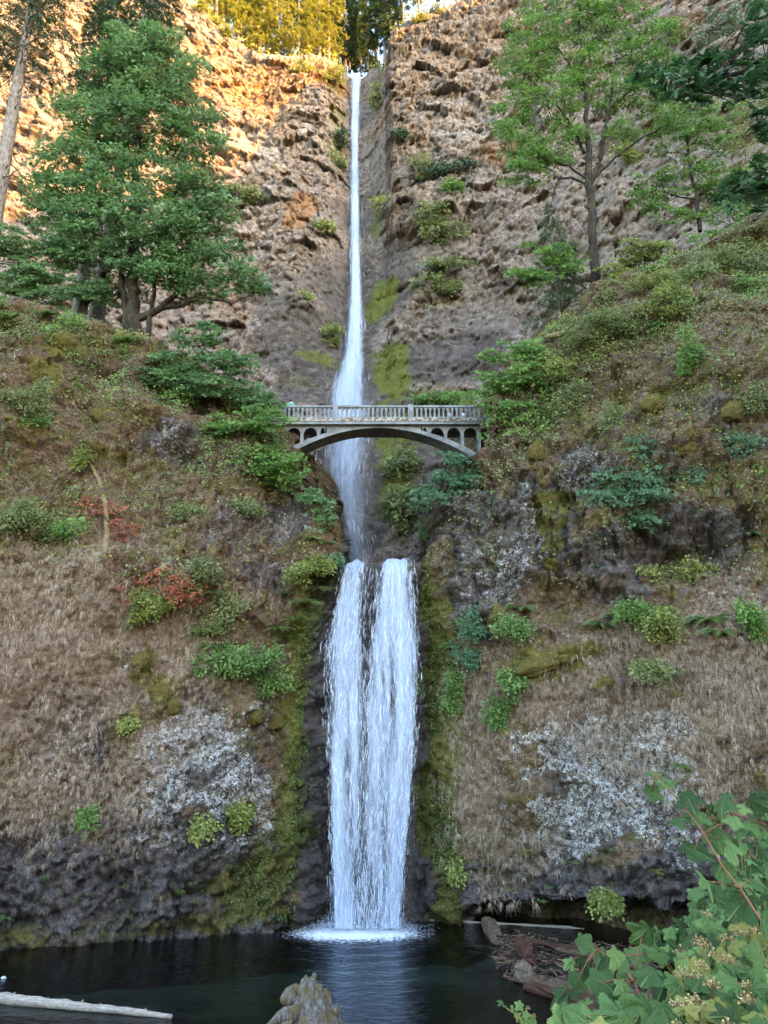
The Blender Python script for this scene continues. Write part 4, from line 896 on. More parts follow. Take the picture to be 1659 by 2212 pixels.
def unit(a): return a / (np.linalg.norm(a, axis=-1, keepdims=True) + 1e-9)
def grow(trunks, tips, seg=4, droop=.12, seed=0, below=.9, r_tip=.012, pw=.47):
    """limbs from given trunk lines out to the tips; returns chains of points with radii"""
    r = np.random.default_rng(seed); pts = []; par = []; rad = []
    chains = []
    for tr in trunks:
        base = len(pts); k = len(tr); 
        dense = []
        for i in range(k - 1):
            a, b = tr[i], tr[i + 1]; n = max(2, int((Vector(b[0]) - Vector(a[0])).length / .6))
            for j in range(n): f = j / n; dense.append((np.array(a[0]) * (1 - f) + np.array(b[0]) * f, a[1] * (1 - f) + b[1] * f))
        dense.append((np.array(tr[-1][0]), tr[-1][1]))
        for i, (p, q) in enumerate(dense): pts.append(p + r.normal(0, .03 + q * .08, 3) * (i > 0)); par.append(base + i - 1 if i else -1); rad.append(q)
        chains.append(list(range(base, len(pts))))
    ntr = len(pts); A = np.array(pts); cnt = [0] * len(pts)
    d0 = np.array([np.min(np.linalg.norm(A - t, axis=1)) for t in tips]); order = np.argsort(d0)
    P_ = list(pts); tipidx = []
    for oi in order:
        t = tips[oi]; arr = np.array(P_); dv = t - arr; d = np.linalg.norm(dv, axis=1) + below * np.maximum(0, arr[:, 2] - t[2]) + np.where(np.arange(len(arr)) < ntr, 0, .25)
        i0 = int(np.argmin(d)); p0_ = arr[i0]; ch = [i0]; L = np.linalg.norm(t - p0_)
        side = r.normal(0, .10 * L, 3)
        for k in range(1, seg + 1):
            f = k / seg; q = p0_ * (1 - f) + t * f + side * math.sin(math.pi * f) * (1 - .3 * f) + np.array([0, 0, droop * L * math.sin(math.pi * f)])
            P_.append(q); par.append(ch[-1]); rad.append(0); cnt.append(0); ch.append(len(P_) - 1)
        chains.append(ch); tipidx.append(ch[-1])
    for ti in tipidx:
        i = ti
        while i >= 0: cnt[i] += 1; i = par[i]
    for i in range(ntr, len(P_)): rad[i] = r_tip * cnt[i] ** pw
    return P_, rad, chains, ntr
def limbs_geo(P_, rad, chains, ntr, nt=9):
    g = Geo()
    for c in chains:
        tr = c[0] < ntr and c[-1] < ntr
        rr_ = [max(rad[i], .006) for i in c]
        if not tr: rr_[0] = min(rr_[1] * 1.15, rr_[0])
        g.tube([P_[i] for i in c], rr_, nt if tr else (5 if rr_[0] > .06 else 3), cap=False)
    return g
def sprays(tips, m, rs, flat, size, seed, out_from=None, face=.95, jit=.5):
    r = np.random.default_rng(seed); n = len(tips) * m; c = np.repeat(tips, m, 0)
    th = r.uniform(0, 2 * np.pi, n); q = np.sqrt(r.uniform(0, 1, n)) * np.repeat(rs if hasattr(rs, '__len__') else np.full(len(tips), rs), m)
    tilt = np.repeat(r.normal(0, .22, (len(tips), 2)), m, 0)
    off = np.stack([np.cos(th) * q, np.sin(th) * q, r.normal(0, flat, n) - .18 * q], 1); off[:, 2] += off[:, 0] * tilt[:, 0] + off[:, 1] * (tilt[:, 1] + .75)
    p = c + off
    upv = unit(np.array([.1, -face, .75])[None] + r.normal(0, jit, (n, 3)))
    fw = unit(off * np.array([1, 1, .2])[None] / (q[:, None] + .05) + r.normal(0, .5, (n, 3)) + np.array([0, -.15, -.35])[None])
    sz = r.uniform(size[0], size[1], n); rn = np.clip(np.repeat(r.uniform(.0, .85, len(tips)), m) + r.normal(0, .17, n), 0, .925)
    rn = np.where(r.uniform(0, 1, n) < .012, .99, rn)
    return p, upv, fw, sz, rn
def blob_tips(blobs, Y, n, seed, depth=.8, shell=.55):
    r = np.random.default_rng(seed); area = np.array([b[2] * b[3] for b in blobs], float) ** .9; ns = np.maximum(2, (n * area / area.sum()).round().astype(int)); out = []
    for b, k in zip(blobs, ns):
        dY = b[4] if len(b) > 4 else 0.0; c = P(b[0], b[1], Y + dY); sc = px_m(b[0], b[1], Y + dY)
        d = unit(r.normal(0, 1, (k, 3))); q = shell + (1 - shell) * r.uniform(0, 1, k) ** .6; q = np.where(r.uniform(0, 1, k) < .25, r.uniform(.1, 1, k), q)
        out.append(np.array(c)[None] + d * q[:, None] * np.array([b[2] * sc, min(b[2], b[3] * 1.3) * sc * depth, b[3] * sc * 1.05])[None])
    return np.concatenate(out)
def tree(name, label, cat, Y, trunks, blobs, n, m, leaf, lmat, size, rs, seed, bark=None, group=None, flat=.06, droop=.12, r_tip=.014, depth=.8, base=None, crown='crown', trunk='trunk', face=.95, shell=.55):
    tr = []
    for line in trunks:
        tr.append([(np.array(P(q[0], q[1], Y + (q[3] if len(q) > 3 else 0))), q[2]) for q in line])
    tips = blob_tips(blobs, Y, n, seed, depth, shell)
    b0 = Vector(tr[0][0][0]); root = tag(empty(name, base or b0), label, cat, group)
    P_, rad, ch, ntr = grow(tr, tips, 4, droop, seed, r_tip=r_tip)
    rel(limbs_geo(P_, rad, ch, ntr).build(trunk, bark or BARK, None, True), root)
    rel(leaves_mesh(crown, *[q for q in sprays(tips, m, rs, flat, size, seed + 1, face=face)][:3], *(lambda z_: (z_[3], leaf, z_[4]))(sprays(tips, m, rs, flat, size, seed + 1, face=face)), LM[lmat]), root)
    return root
def shrub(label, u, v, ru, rv, lmat, n=26, m=16, leaf='oval', size=(.09, .16), rs=.35, seed=1, out=.5, cat='shrub', group='shrubs on the walls of the gorge', name='shrub', blobs=None, Y=None, bark=None, flat=.07, surf=None, foot=None):
    h = hit(u, v, surf, 30, 190); Yb = Y if Y else h.y - out
    if surf is None and Y is None: Yb = float(near_surf(h.x, h.z)) - out
    fu, fv = foot or (u, v + rv * .8)
    if blobs is None:
        rb = random.Random(seed * 3 + 1); blobs = [(u, v, ru * .62, rv * .62)]
        for _ in range(6): an_ = rb.uniform(0, 2 * math.pi); k_ = rb.uniform(.45, .95); w_ = rb.uniform(.22, .48); blobs.append((u + ru * k_ * math.cos(an_), v + rv * k_ * math.sin(an_), ru * w_, rv * w_, rb.uniform(-.3, .3)))
    return tree(name, label, cat, Yb, [[(fu, fv, .05, out + .2), (u * .5 + fu * .5, v * .5 + fv * .5, .035, .1)]], blobs or [(u, v, ru, rv)], n, m, leaf, lmat, size, rs, seed, bark or TWIG, group, flat=flat, r_tip=.008, crown='foliage', trunk='stems')

# ---- conifers
def conifer(label, foot, top, Y, r0, reach, lmat, seed, f0=.2, nb=70, dens=1.0, bark=None, name='conifer_tree', group='conifers', dead=0, size=(.35, .7), droop=.25, Ytop=None, spr=9, sag=.0):
    a = P(foot[0], foot[1], Y); b = P(top[0], top[1], Ytop or Y); r = np.random.default_rng(seed); root = tag(empty(name, a), label, 'tree', group)
    ax = np.array(b - a); H = np.linalg.norm(ax); sc = px_m((foot[0] + top[0]) / 2, (foot[1] + top[1]) / 2, Y); R_ = reach * sc
    g = Geo(); K = 14; line = [np.array(a) + ax * (i / K) + r.normal(0, .02 * r0, 3) for i in range(K + 1)]
    g.tube(line, [r0 * (1 - .86 * i / K) * (1.25 if i == 0 else 1) for i in range(K + 1)], 11, cap=False)
    pts = []; fws = []
    for k in range(nb + dead):
        f = f0 + (1 - f0) * ((k + r.uniform()) / nb) if k < nb else r.uniform(.08, f0 + .35)
        p = np.array(a) + ax * f; an = r.uniform(0, 2 * np.pi); L = R_ * (1 - ((f - f0) / (1 - f0)) ** 1.3 * .85 if f > f0 else .8) * r.uniform(.55, 1.1)
        if k >= nb: L *= r.uniform(.5, 1.0)
        d = np.array([math.cos(an), math.sin(an) * .8, 0]); q = []
        for j in range(6):
            t_ = j / 5; q.append(p + d * L * t_ + np.array([0, 0, -droop * L * t_ ** 1.6 + .10 * L * t_ + sag * L * math.sin(math.pi * t_)]) + r.normal(0, .03 * L, 3) * (t_ > 0))
        rb = max(.015, r0 * .16 * (1 - f * .7)); g.tube(q, [rb * (1 - .8 * j / 5) for j in range(6)], 4, cap=False)
        if k >= nb: continue
        ns = max(3, int(spr * dens * L / R_ * 2.2))
        for j in range(ns):
            t_ = r.uniform(.18, 1.0); i = min(int(t_ * 5), 4); w = q[i] + (q[i + 1] - q[i]) * (t_ * 5 - i)
            sd = np.cross(d, (0, 0, 1)) * r.choice([-1, 1]); ww = (1 - .45 * t_) * .35 * L
            for e in range(5):
                pts.append(w + sd * ww * r.uniform(0, 1) + np.array([0, 0, r.normal(0, .10) * .4 * min(L, 2.5)])); fws.append(sd * .8 + d * .6 + np.array([0, 0, -.35]) + r.normal(0, .35, 3))
    rel(g.build('trunk', bark or FIRB, None, True), root)
    pts = np.array(pts); fws = np.array(fws); n = len(pts)
    rel(leaves_mesh('crown', pts, unit(np.array([0, -.3, 1])[None] + r.normal(0, .45, (n, 3))), fws, r.uniform(size[0], size[1], n), 'needle', np.clip(r.normal(.45, .22, n), 0, .92), LM[lmat]), root)
    return root

# ---------------------------------------------------------------- the trees
tree('maple_tree', 'large blue-green maple crowding the brow left of the bridge', 'tree', 47.6,
     [[(292, 752, .62), (288, 640, .50), (286, 540, .42), (290, 420, .33), (300, 290, .24), (318, 170, .12), (325, 110, .05)],
      [(172, 712, .42), (182, 660, .36), (205, 620, .33), (250, 560, .28), (282, 500, .20), (310, 440, .12)],
      [(262, 742, .50), (300, 690, .36), (345, 668, .28), (388, 630, .20), (405, 560, .12)], [(345, 668, .2), (395, 660, .15), (440, 640, .12), (500, 655, .07), (540, 640, .04)],
      [(275, 715, .3), (262, 600, .22), (255, 500, .16), (235, 380, .10), (215, 300, .05)], [(318, 735, .25), (330, 640, .18), (345, 520, .12), (385, 400, .07), (410, 300, .04)]],
     [(310, 130, 95, 80), (250, 170, 90, 80), (370, 190, 90, 90), (210, 270, 110, 80), (420, 290, 65, 90), (300, 280, 130, 80), (170, 370, 90, 70), (290, 400, 150, 70, -1), (430, 400, 60, 60), (120, 460, 60, 50), (200, 470, 90, 50, -1), (400, 500, 90, 60), (470, 560, 60, 50), (515, 600, 45, 35), (330, 560, 90, 45, -1), (150, 545, 70, 35), (240, 620, 90, 30, 1), (420, 620, 60, 30), (300, 480, 130, 50, -2), (180, 520, 80, 40, -1.5), (110, 400, 60, 60, 1), (460, 450, 45, 60), (370, 580, 70, 35, -1.5), (350, 90, 50, 40), (270, 90, 50, 45), (560, 610, 25, 25)],
     860, 46, 'maple', 'blue', (.28, .48), .9, 101, flat=.28)
tree('maple_tree', 'tall fresh-green maple with dark forked trunk right of the falls', 'tree', 47.6,
     [[(1288, 660, .46), (1284, 560, .40), (1278, 450, .36), (1272, 390, .34), (1270, 300, .25), (1264, 190, .19), (1252, 60, .12), (1246, -60, .06)],
      [(1274, 400, .26), (1294, 355, .22), (1304, 300, .20), (1310, 255, .16), (1322, 205, .12), (1330, 120, .07)], [(1282, 385, .14), (1330, 340, .11), (1390, 295, .09), (1440, 270, .07), (1490, 245, .04)],
      [(1266, 385, .13), (1230, 360, .10), (1180, 345, .07), (1120, 375, .04)], [(1268, 398, .12), (1235, 384, .10), (1205, 386, .09), (1195, 420, .07), (1190, 450, .04)], [(1262, 330, .16), (1240, 280, .11), (1200, 220, .07), (1140, 170, .04)], [(1264, 200, .12), (1220, 120, .08), (1170, 70, .04)], [(1310, 240, .1), (1370, 190, .07), (1430, 150, .04)]],
     [(1250, 10, 130, 50), (1170, 70, 80, 60), (1330, 50, 110, 60), (1130, 150, 55, 60), (1230, 130, 90, 50), (1400, 110, 70, 60), (1300, 190, 100, 45), (1180, 220, 80, 50), (1130, 300, 60, 55), (1230, 290, 50, 30), (1120, 375, 45, 40), (1180, 340, 60, 30), (1400, 210, 50, 35), (1450, 260, 45, 25), (1340, 290, 40, 30), (1100, 250, 40, 40)],
     520, 54, 'maple', 'green', (.20, .34), .8, 202, flat=.2, shell=.4)
tree('maple_tree', 'slender maple on the upper slope at the right edge', 'tree', 50.5, [[(1512, 500, .20), (1505, 430, .17), (1492, 370, .14), (1484, 300, .09), (1478, 230, .05)], [(1505, 430, .1), (1470, 425, .07), (1420, 410, .04)]],
     [(1480, 230, 80, 45), (1440, 300, 60, 35), (1530, 310, 70, 50), (1430, 400, 80, 34), (1500, 380, 80, 40), (1570, 400, 60, 45), (1400, 430, 50, 24), (1540, 240, 60, 40), (1460, 460, 60, 26)], 210, 48, 'maple', 'green', (.20, .32), .75, 303, flat=.1)
conifer('grey leaning fir trunk with sparse branches at the left edge', (-50, 680), (110, -230), 46, .78, 140, 'conifer', 404, f0=.50, nb=105, dens=1.5, dead=34, group='firs behind the left maple', size=(.28, .55), droop=.25)
conifer('tall dark fir directly behind the left maple', (196, 760), (345, -170), 52, .75, 165, 'conifer', 405, f0=.5, nb=95, dens=1.5, dead=8, group='firs behind the left maple', size=(.4, .8))
conifer('second grey-trunked fir standing further behind the left maple', (166, 760), (235, -60), 53.5, .72, 95, 'conifer', 406, f0=.55, nb=55, dens=1.2, dead=10, group='firs behind the left maple', size=(.4, .75))
conifer('small pale conifer at the foot of the right maple', (1212, 710), (1185, 440), 48.2, .12, 75, 'pale_conifer', 407, f0=.08, nb=75, dens=1.3, group='conifers', size=(.18, .36), droop=.45)
conifer('thin young conifer right of the pale one by the maple trunk', (1246, 710), (1236, 520), 48.8, .09, 45, 'pale_conifer', 408, f0=.1, nb=50, dens=1.1, group='conifers', size=(.16, .32), droop=.45)
# trees along the rim of the high cliff
def rim(u, v):
    h = hit(u, v, up_base, 40, 210); return h
RIM = [(468, 60, -90, 'sun_gold', 60, 'thin bare-branched rim tree at the left of the golden row', .30), (515, 95, -60, 'sun_gold', 55, 'golden rim conifer second in the row', .2), (560, 112, -50, 'sun_gold', 60, 'full golden conifer on the rim above the sunlit face', .08), (600, 120, -70, 'sun_gold', 62, 'tallest golden conifer near the middle of the rim row', .15), (645, 122, -60, 'sun_gold', 60, 'broad golden conifer left of the notch', .12), (690, 130, -55, 'sun_gold', 58, 'dense golden conifer nearest the notch', .12), (725, 150, -20, 'conifer', 40, 'dim conifer at the left lip of the notch', .3),
       (812, 150, -160, 'conifer', 62, 'lone straight-trunked fir standing in the notch', .38), (780, 160, 20, 'conifer', 34, 'small dark fir just behind the lip of the falls', .15), (845, 120, -70, 'conifer', 42, 'dark fir on the right shoulder of the notch', .2), (872, 60, -100, 'sun_gold', 30, 'thin pale-trunked rim tree right of the notch', .5), (905, 45, -110, 'sun_gold', 34, 'sparse rim tree above the sunlit corner of rock', .5), (755, 150, 10, 'conifer', 30, 'low dark fir tucked left of the falls lip', .2)]
RIM += [(770, 150, -40, 'conifer', 40, 'feathery dark fir standing back in the notch', .12), (832, 138, -120, 'conifer', 46, 'tall dark fir right of the lone straight trunk', .2), (795, 150, -10, 'sun_gold', 26, 'small sunlit tree between the firs of the notch', .1), (540, 100, -130, 'sun_gold', 50, 'slim golden conifer left of the full one', .25), (625, 118, -120, 'conifer', 52, 'dim conifer between the tallest golden ones', .2), (670, 125, -120, 'conifer', 52, 'dim conifer behind the broad golden one', .2), (710, 138, -90, 'sun_gold', 46, 'golden conifer leaning out near the notch', .15), (490, 75, -120, 'conifer', 46, 'dim conifer behind the bare rim tree', .3), (440, 20, -140, 'sun_gold', 40, 'golden conifer at the head of the arete', .3), (960, 15, -120, 'conifer', 40, 'dark conifer beyond the right arm of the rim', .3), (745, 148, -130, 'conifer', 44, 'tall dim fir rising behind the left lip of the notch', .25)]
for k, (u, v, vt, lm, rc, lb, f0) in enumerate(RIM):
    h = rim(u, v + 6); 
    conifer(lb, (u, v + 4), (u + random.uniform(-6, 8), vt - 40), h.y + (4 if lm == 'sun_gold' else 11), .55 if rc > 40 else .35, rc * (1.0 if lm == 'sun_gold' else 1.15), lm, 500 + k, f0=f0 * .55 if u != 812 else f0, nb=52 if rc > 40 else 32, dens=1.1, bark=GOLDB if lm == 'sun_gold' else FIRB, group='trees along the cliff rim', dead=5, size=(.8, 1.7), droop=.3, spr=9)
def far_shrub(label, u, v, ru, rv, lmat, n=18, m=16, size=(.3, .6), seed=1, out=1.2, blobs=None):
    h = hit(u, v, up_base, 40, 200); ys = up_surf(h.x, h.z)
    return tree('shrub', label, 'shrub', min(h.y, ys) - out, [[(u, v + rv, .10, out + 1), (u, v, .05, .3)]], blobs or [(u, v, ru, rv)], n, m, 'oval', lmat, size, 1.0, seed, TWIG, 'shrubs on the high cliff', flat=.3, r_tip=.02, crown='foliage', trunk='stems')
FAR = [('dark green shrub thicket on the ledge right of the upper falls', 975, 362, 60, 22, 'conifer', 30), ('round bright shrub below the ledge thicket', 978, 405, 22, 16, 'green', 14), ('upright olive shrub at the left end of the ledge thicket', 912, 358, 22, 32, 'drygreen', 16), ('dark ivy-like shrub clinging left of the upper falls', 735, 300, 18, 30, 'conifer', 18), ('olive shrub below the dark one left of the upper falls', 728, 345, 20, 22, 'drygreen', 14), ('golden bush hanging over the rim left of the falls lip', 715, 165, 32, 30, 'sun_gold', 22), ('small golden bush under the rim conifers', 655, 150, 26, 14, 'sun_gold', 12), ('yellow bush high on the sunlit arete', 435, 15, 16, 20, 'sun_gold', 10), ('bright yellow bush lower on the sunlit arete', 462, 48, 18, 14, 'sun_gold', 10), ('round yellow bush at the foot of the arete trees', 492, 70, 20, 14, 'sun_gold', 10),
       ('green clump on the pale face beside the left maple', 500, 412, 22, 14, 'drygreen', 10), ('olive brush clump right of the green one on the pale face', 540, 425, 26, 20, 'drygreen', 14), ('mossy shrub beside the upper falls at mid height', 830, 440, 40, 16, 'yellow', 14), ('shrub band trailing down the cliff right of the falls', 930, 460, 40, 28, 'drygreen', 18), ('green shrub on the cliff below the shrub band', 960, 500, 55, 22, 'drygreen', 18), ('low leafy clump on the dark ledge', 960, 565, 50, 14, 'drygreen', 14), ('green hanging clump right of the mossy mound', 940, 615, 60, 22, 'drygreen', 18), ('hanging green curtain right of the falls lip', 815, 210, 14, 45, 'drygreen', 16), ('small shrub in the corner right of the falls lip', 865, 290, 16, 18, 'conifer', 10), ('yellow bush at the top of the right arm of the rim', 905, 40, 22, 12, 'sun_gold', 10), ('golden bush on the sunlit corner of the right rim', 935, 15, 26, 14, 'sun_gold', 10),
       ('pale green shrub on the right cliff behind the maple', 1350, 330, 30, 30, 'yellow', 14), ('yellowish shrub on the right cliff near the top', 1500, 160, 30, 25, 'yellow', 12), ('grey-green conifer-like bush at the top right cliff', 1560, 60, 55, 45, 'pale_conifer', 24), ('low shrub under the grey-green bush at the top right', 1460, 60, 22, 30, 'drygreen', 12), ('green hanging shrub beside the bridge behind its right end', 950, 855, 60, 14, 'green', 16), ('leafy clump on the rock face below the bridge', 880, 1090, 40, 60, 'drygreen', 24), ('green patch low on the wall beneath the bridge arch', 870, 1000, 40, 30, 'drygreen', 16), ('bright small clump left of the upper falls at the ledge', 705, 488, 26, 10, 'yellow', 10), ('yellow-green tuft on the dark face left of the falls', 720, 720, 26, 22, 'yellow', 12), ('yellow tuft by the falls base above the bridge', 655, 640, 18, 12, 'yellow', 8)]
for k, q in enumerate(FAR): far_shrub(q[0], q[1], q[2], q[3], q[4], q[5], int(q[6] * 1.4), 34, seed=600 + k, size=(.4, .8))

# ---------------------------------------------------------------- maples and shrubs on the near walls
def wmaple(label, foot, blobs, n, m, lmat, Y, seed, size=(.20, .33), rs=.62, trunks=None, name='maple_tree', cat='tree', group='small maples on the gorge walls', r_=.12):
    fu, fv = foot; b0 = blobs[0]
    tr = trunks or [[(fu, fv, r_, .8), ((fu + b0[0]) / 2, (fv + b0[1]) / 2 + 10, r_ * .7, .2), (b0[0], b0[1], r_ * .3)]]
    return tree(name, label, cat, Y, tr, blobs, int(n * 1.15), int(m * 1.35), 'maple', lmat, size, rs, seed, BARK, group, flat=.06, r_tip=.010)
wmaple('bright green maple leaning over the right end of the bridge', (1185, 930), [(1110, 760, 75, 32), (1140, 820, 75, 36), (1060, 830, 40, 28), (1090, 890, 60, 36), (1170, 870, 45, 30), (1000, 858, 42, 13, -.6), (1120, 950, 50, 26), (1170, 910, 40, 25), (1080, 940, 30, 20)], 125, 34, 'green', 44.9, 701)
wmaple('dark teal maple under the right end of the bridge', (1070, 1110), [(1010, 1020, 65, 35), (1040, 1060, 40, 30), (960, 1050, 40, 30), (985, 985, 30, 18), (930, 1080, 35, 30), (1060, 1010, 25, 35)], 70, 32, 'teal', 44.6, 702)
wmaple('broad teal maple jutting from the right wall', (1415, 1110), [(1400, 965, 62, 26), (1350, 1030, 75, 26, -.5), (1450, 1020, 80, 28, -.3), (1300, 1070, 50, 22, -.5), (1400, 1075, 80, 26, -.8), (1510, 1030, 45, 18), (1390, 1120, 50, 18, -.6), (1460, 1090, 40, 18)], 125, 34, 'teal', 39.6, 703, size=(.15, .25), rs=.5)
wmaple('green maple spray below the left end of the bridge', (500, 930), [(520, 930, 60, 26), (590, 905, 40, 22, -.8), (560, 890, 40, 22, -.3), (580, 970, 55, 26, -.4), (620, 1000, 45, 26, -.6), (480, 910, 40, 22), (560, 1000, 60, 20, -.5), (645, 1035, 25, 22, -.4), (600, 1035, 25, 15)], 85, 34, 'green', 44.5, 704)
wmaple('wide understory maple below the big left maple', (300, 830), [(420, 775, 110, 22, -.3), (500, 790, 60, 34), (350, 810, 90, 18, -.5), (540, 850, 45, 30), (460, 830, 60, 24, -.5), (280, 830, 50, 16, -.5), (240, 870, 50, 14, -.6), (420, 720, 70, 26, .5), (580, 880, 35, 22)], 150, 36, 'blue', 45.4, 705)
wmaple('leafy sprig on the wet corner by the lower end of the left wall', (655, 1100), [(690, 1090, 28, 18), (670, 1070, 20, 16), (705, 1125, 14, 18)], 20, 22, 'blue', 43.9, 706, r_=.05)
wmaple('bright maple bough in front of the pale conifer', (1290, 640), [(1180, 540, 60, 22), (1220, 570, 50, 22), (1130, 590, 35, 24), (1170, 600, 40, 16)], 50, 34, 'green', 46.4, 707, r_=.10)
wmaple('sunny young maple behind the left brow at the frame edge', (20, 690), [(40, 550, 70, 36), (90, 590, 60, 26), (30, 610, 50, 30), (130, 560, 50, 24)], 70, 36, 'blue', 46.6, 708, r_=.14)
wmaple('leafy green maple filling the shoulder at the right edge', (1640, 560), [(1580, 470, 60, 40), (1640, 500, 50, 40), (1540, 520, 50, 30), (1650, 420, 30, 50), (1600, 540, 60, 24)], 90, 34, 'green', 47.2, 711, r_=.12)
wmaple('low maple thicket at the far left under the fir', (60, 700), [(60, 600, 70, 40), (20, 520, 50, 40), (110, 640, 60, 26), (170, 620, 50, 30), (30, 660, 50, 24)], 100, 36, 'blue', 46.2, 712, r_=.12)
wmaple('yellow-green sapling between the right maple and the brow bushes', (1370, 620), [(1370, 540, 40, 34), (1330, 590, 45, 24), (1400, 590, 40, 22), (1420, 540, 30, 24)], 60, 32, 'yellow', 46.6, 713, r_=.08)
SH = [ # label, u, v, ru, rv, mat, n, m, out
 ('low green shrub crowding the brow at the far left', 50, 650, 80, 28, 'green', 34, 22, .9), ('fern-like shrub along the left brow beneath the fir', 130, 680, 60, 18, 'fern', 24, 20, .7), ('shrub under the leaning maple trunk', 240, 690, 60, 20, 'drygreen', 22, 18, .6),
 ('dull green shrub on the left edge of the left wall', 50, 860, 50, 45, 'drygreen', 28, 20, .6), ('small bright plant on the mossy left slope', 75, 912, 25, 14, 'green', 10, 16, .4), ('bright round shrub at the head of the mossy trunk', 178, 990, 24, 20, 'yellow', 14, 18, .4), ('green thicket at the left edge above the dry grass', 40, 1110, 50, 40, 'drygreen', 26, 20, .5), ('leafy green shrub beside the red branches', 150, 1150, 45, 45, 'green', 22, 18, .5), ('bushy shrub above the red branches on the left wall', 100, 1150, 30, 30, 'drygreen', 14, 18, .5),
 ('yellow-green shrub in front of the red branches', 315, 1300, 44, 40, 'yellow', 26, 22, .7), ('grey-green brush right of the red branches', 430, 1230, 40, 40, 'drygreen', 18, 16, .4), ('airy green brush above the fern bank', 480, 1330, 60, 50, 'drygreen', 26, 18, .4), ('fresh green thicket of ferny shrubs on the left wall', 510, 1420, 90, 42, 'bright', 46, 26, .8), ('hanging green brush at the corner by the left moss', 590, 1450, 40, 45, 'bright', 22, 22, .6), ('small olive plant on the left cliff face', 410, 1100, 30, 22, 'drygreen', 12, 16, .4), ('light shrub right of the bare rock on the left slope', 530, 1090, 40, 30, 'drygreen', 16, 16, .4),
 ('bright yellow-green plant on the lip beside the lower falls', 690, 1215, 28, 22, 'yellow', 16, 20, .5), ('leafy yellow plant left of the lower falls lip', 645, 1235, 26, 20, 'yellow', 14, 18, .5), ('bluish leafy plant at the left lip of the lower falls', 720, 1210, 22, 18, 'teal', 12, 18, .4),
 ('yellow-green plant low on the left cliff above the pool', 522, 1757, 22, 26, 'yellow', 14, 20, .4), ('small yellowish plant left of it on the lichened rock', 437, 1783, 24, 18, 'yellow', 10, 16, .4), ('tiny light sprig under the mossy knob of the left wall', 278, 1563, 9, 8, 'yellow', 4, 12, .3), ('dark small plant on the lower left cliff', 190, 1760, 10, 16, 'green', 5, 14, .3),
 ('long yellow-green bush on the right brow', 1480, 515, 105, 58, 'yellow', 90, 30, 1.2), ('yellow-green brush below the right brow', 1400, 600, 60, 30, 'yellow', 30, 20, .7), ('yellow-leaved shrub halfway down the right slope', 1440, 650, 70, 34, 'yellow', 40, 22, .7), ('hanging green shrub on the right slope', 1500, 760, 32, 60, 'green', 28, 20, .6), ('shrub under the right maple on the brow', 1330, 680, 70, 30, 'drygreen', 34, 20, .6), ('olive shrub beside the tree foot on the right brow', 1260, 720, 60, 30, 'drygreen', 26, 18, .6), ('green shrub at the right edge of the slope', 1625, 620, 40, 40, 'green', 22, 20, .6), ('twiggy shrub at the top of the right brow', 1600, 560, 60, 30, 'drygreen', 26, 18, .7), ('yellow-flecked shrub above the right bridge maple', 1210, 790, 45, 22, 'yellow', 22, 18, .5), ('green shrub on the right slope below the bough', 1230, 860, 50, 40, 'drygreen', 26, 18, .4), ('sparse shrub hanging on the right edge of the slope', 1630, 850, 30, 40, 'drygreen', 14, 16, .4), ('small leafy shrub on the mossy right wall', 1330, 900, 40, 25, 'drygreen', 14, 16, .3), ('blue-green shrub at the right frame edge', 1600, 960, 35, 30, 'teal', 12, 18, .4),
 ('dark leafy plant beside the right moss column', 1020, 1350, 26, 36, 'teal', 18, 18, .5), ('second dark leafy plant lower beside the right moss', 1005, 1420, 26, 26, 'teal', 14, 18, .5), ('green shrub on the right wall ledge', 1110, 1350, 40, 24, 'bright', 18, 18, .4), ('light trailing plant on the right grassy bulge', 1110, 1470, 26, 30, 'bright', 14, 18, .4), ('fern-green plant trailing down the right bulge', 1075, 1530, 24, 34, 'bright', 14, 18, .4), ('leafy shrub with broad leaves on the right ledge', 1385, 1320, 55, 26, 'green', 30, 20, .6), ('yellow-spotted plant at the end of the right ledge', 1440, 1350, 45, 28, 'yellow', 22, 18, .5), ('sprawling plant above the right ledge', 1470, 1230, 70, 26, 'yellow', 20, 18, .5), ('green leafy plant on the ledge at the right edge', 1630, 1340, 35, 40, 'green', 20, 18, .5), ('low creeping plant on the right grassy face', 1420, 1440, 60, 22, 'drygreen', 14, 16, .3), ('yellow tuft on the right rock low above the driftwood', 1305, 1945, 28, 16, 'yellow', 14, 18, .35), ('bright tuft beside the moss near the pool', 985, 1880, 14, 10, 'yellow', 6, 16, .3), ('climbing green plant on the right moss edge', 975, 1500, 16, 50, 'bright', 16, 18, .3), ('leafy growth hugging the right gorge corner', 925, 1140, 24, 40, 'bright', 16, 18, .4), ('young sapling shrub on the right brow by the dark post', 1370, 570, 40, 40, 'drygreen', 20, 18, .7)]
for k, q in enumerate(SH):
    shrub(q[0], q[1], q[2], q[3], q[4], q[5], int(q[6] * 1.9), int(q[7] * 1.5), seed=800 + k, out=q[8] + .35, size=(.13, .25), rs=.45, flat=.14)
# yellow thicket high at the right edge
shrub('tall yellow-green thicket high at the right edge', 1610, 290, 60, 80, 'yellow', 120, 30, Y=51, seed=880, size=(.18, .32), rs=.75, flat=.3, blobs=[(1610, 230, 60, 60), (1620, 320, 70, 60), (1570, 440, 60, 40), (1640, 430, 50, 50)], group='shrubs on the walls of the gorge')
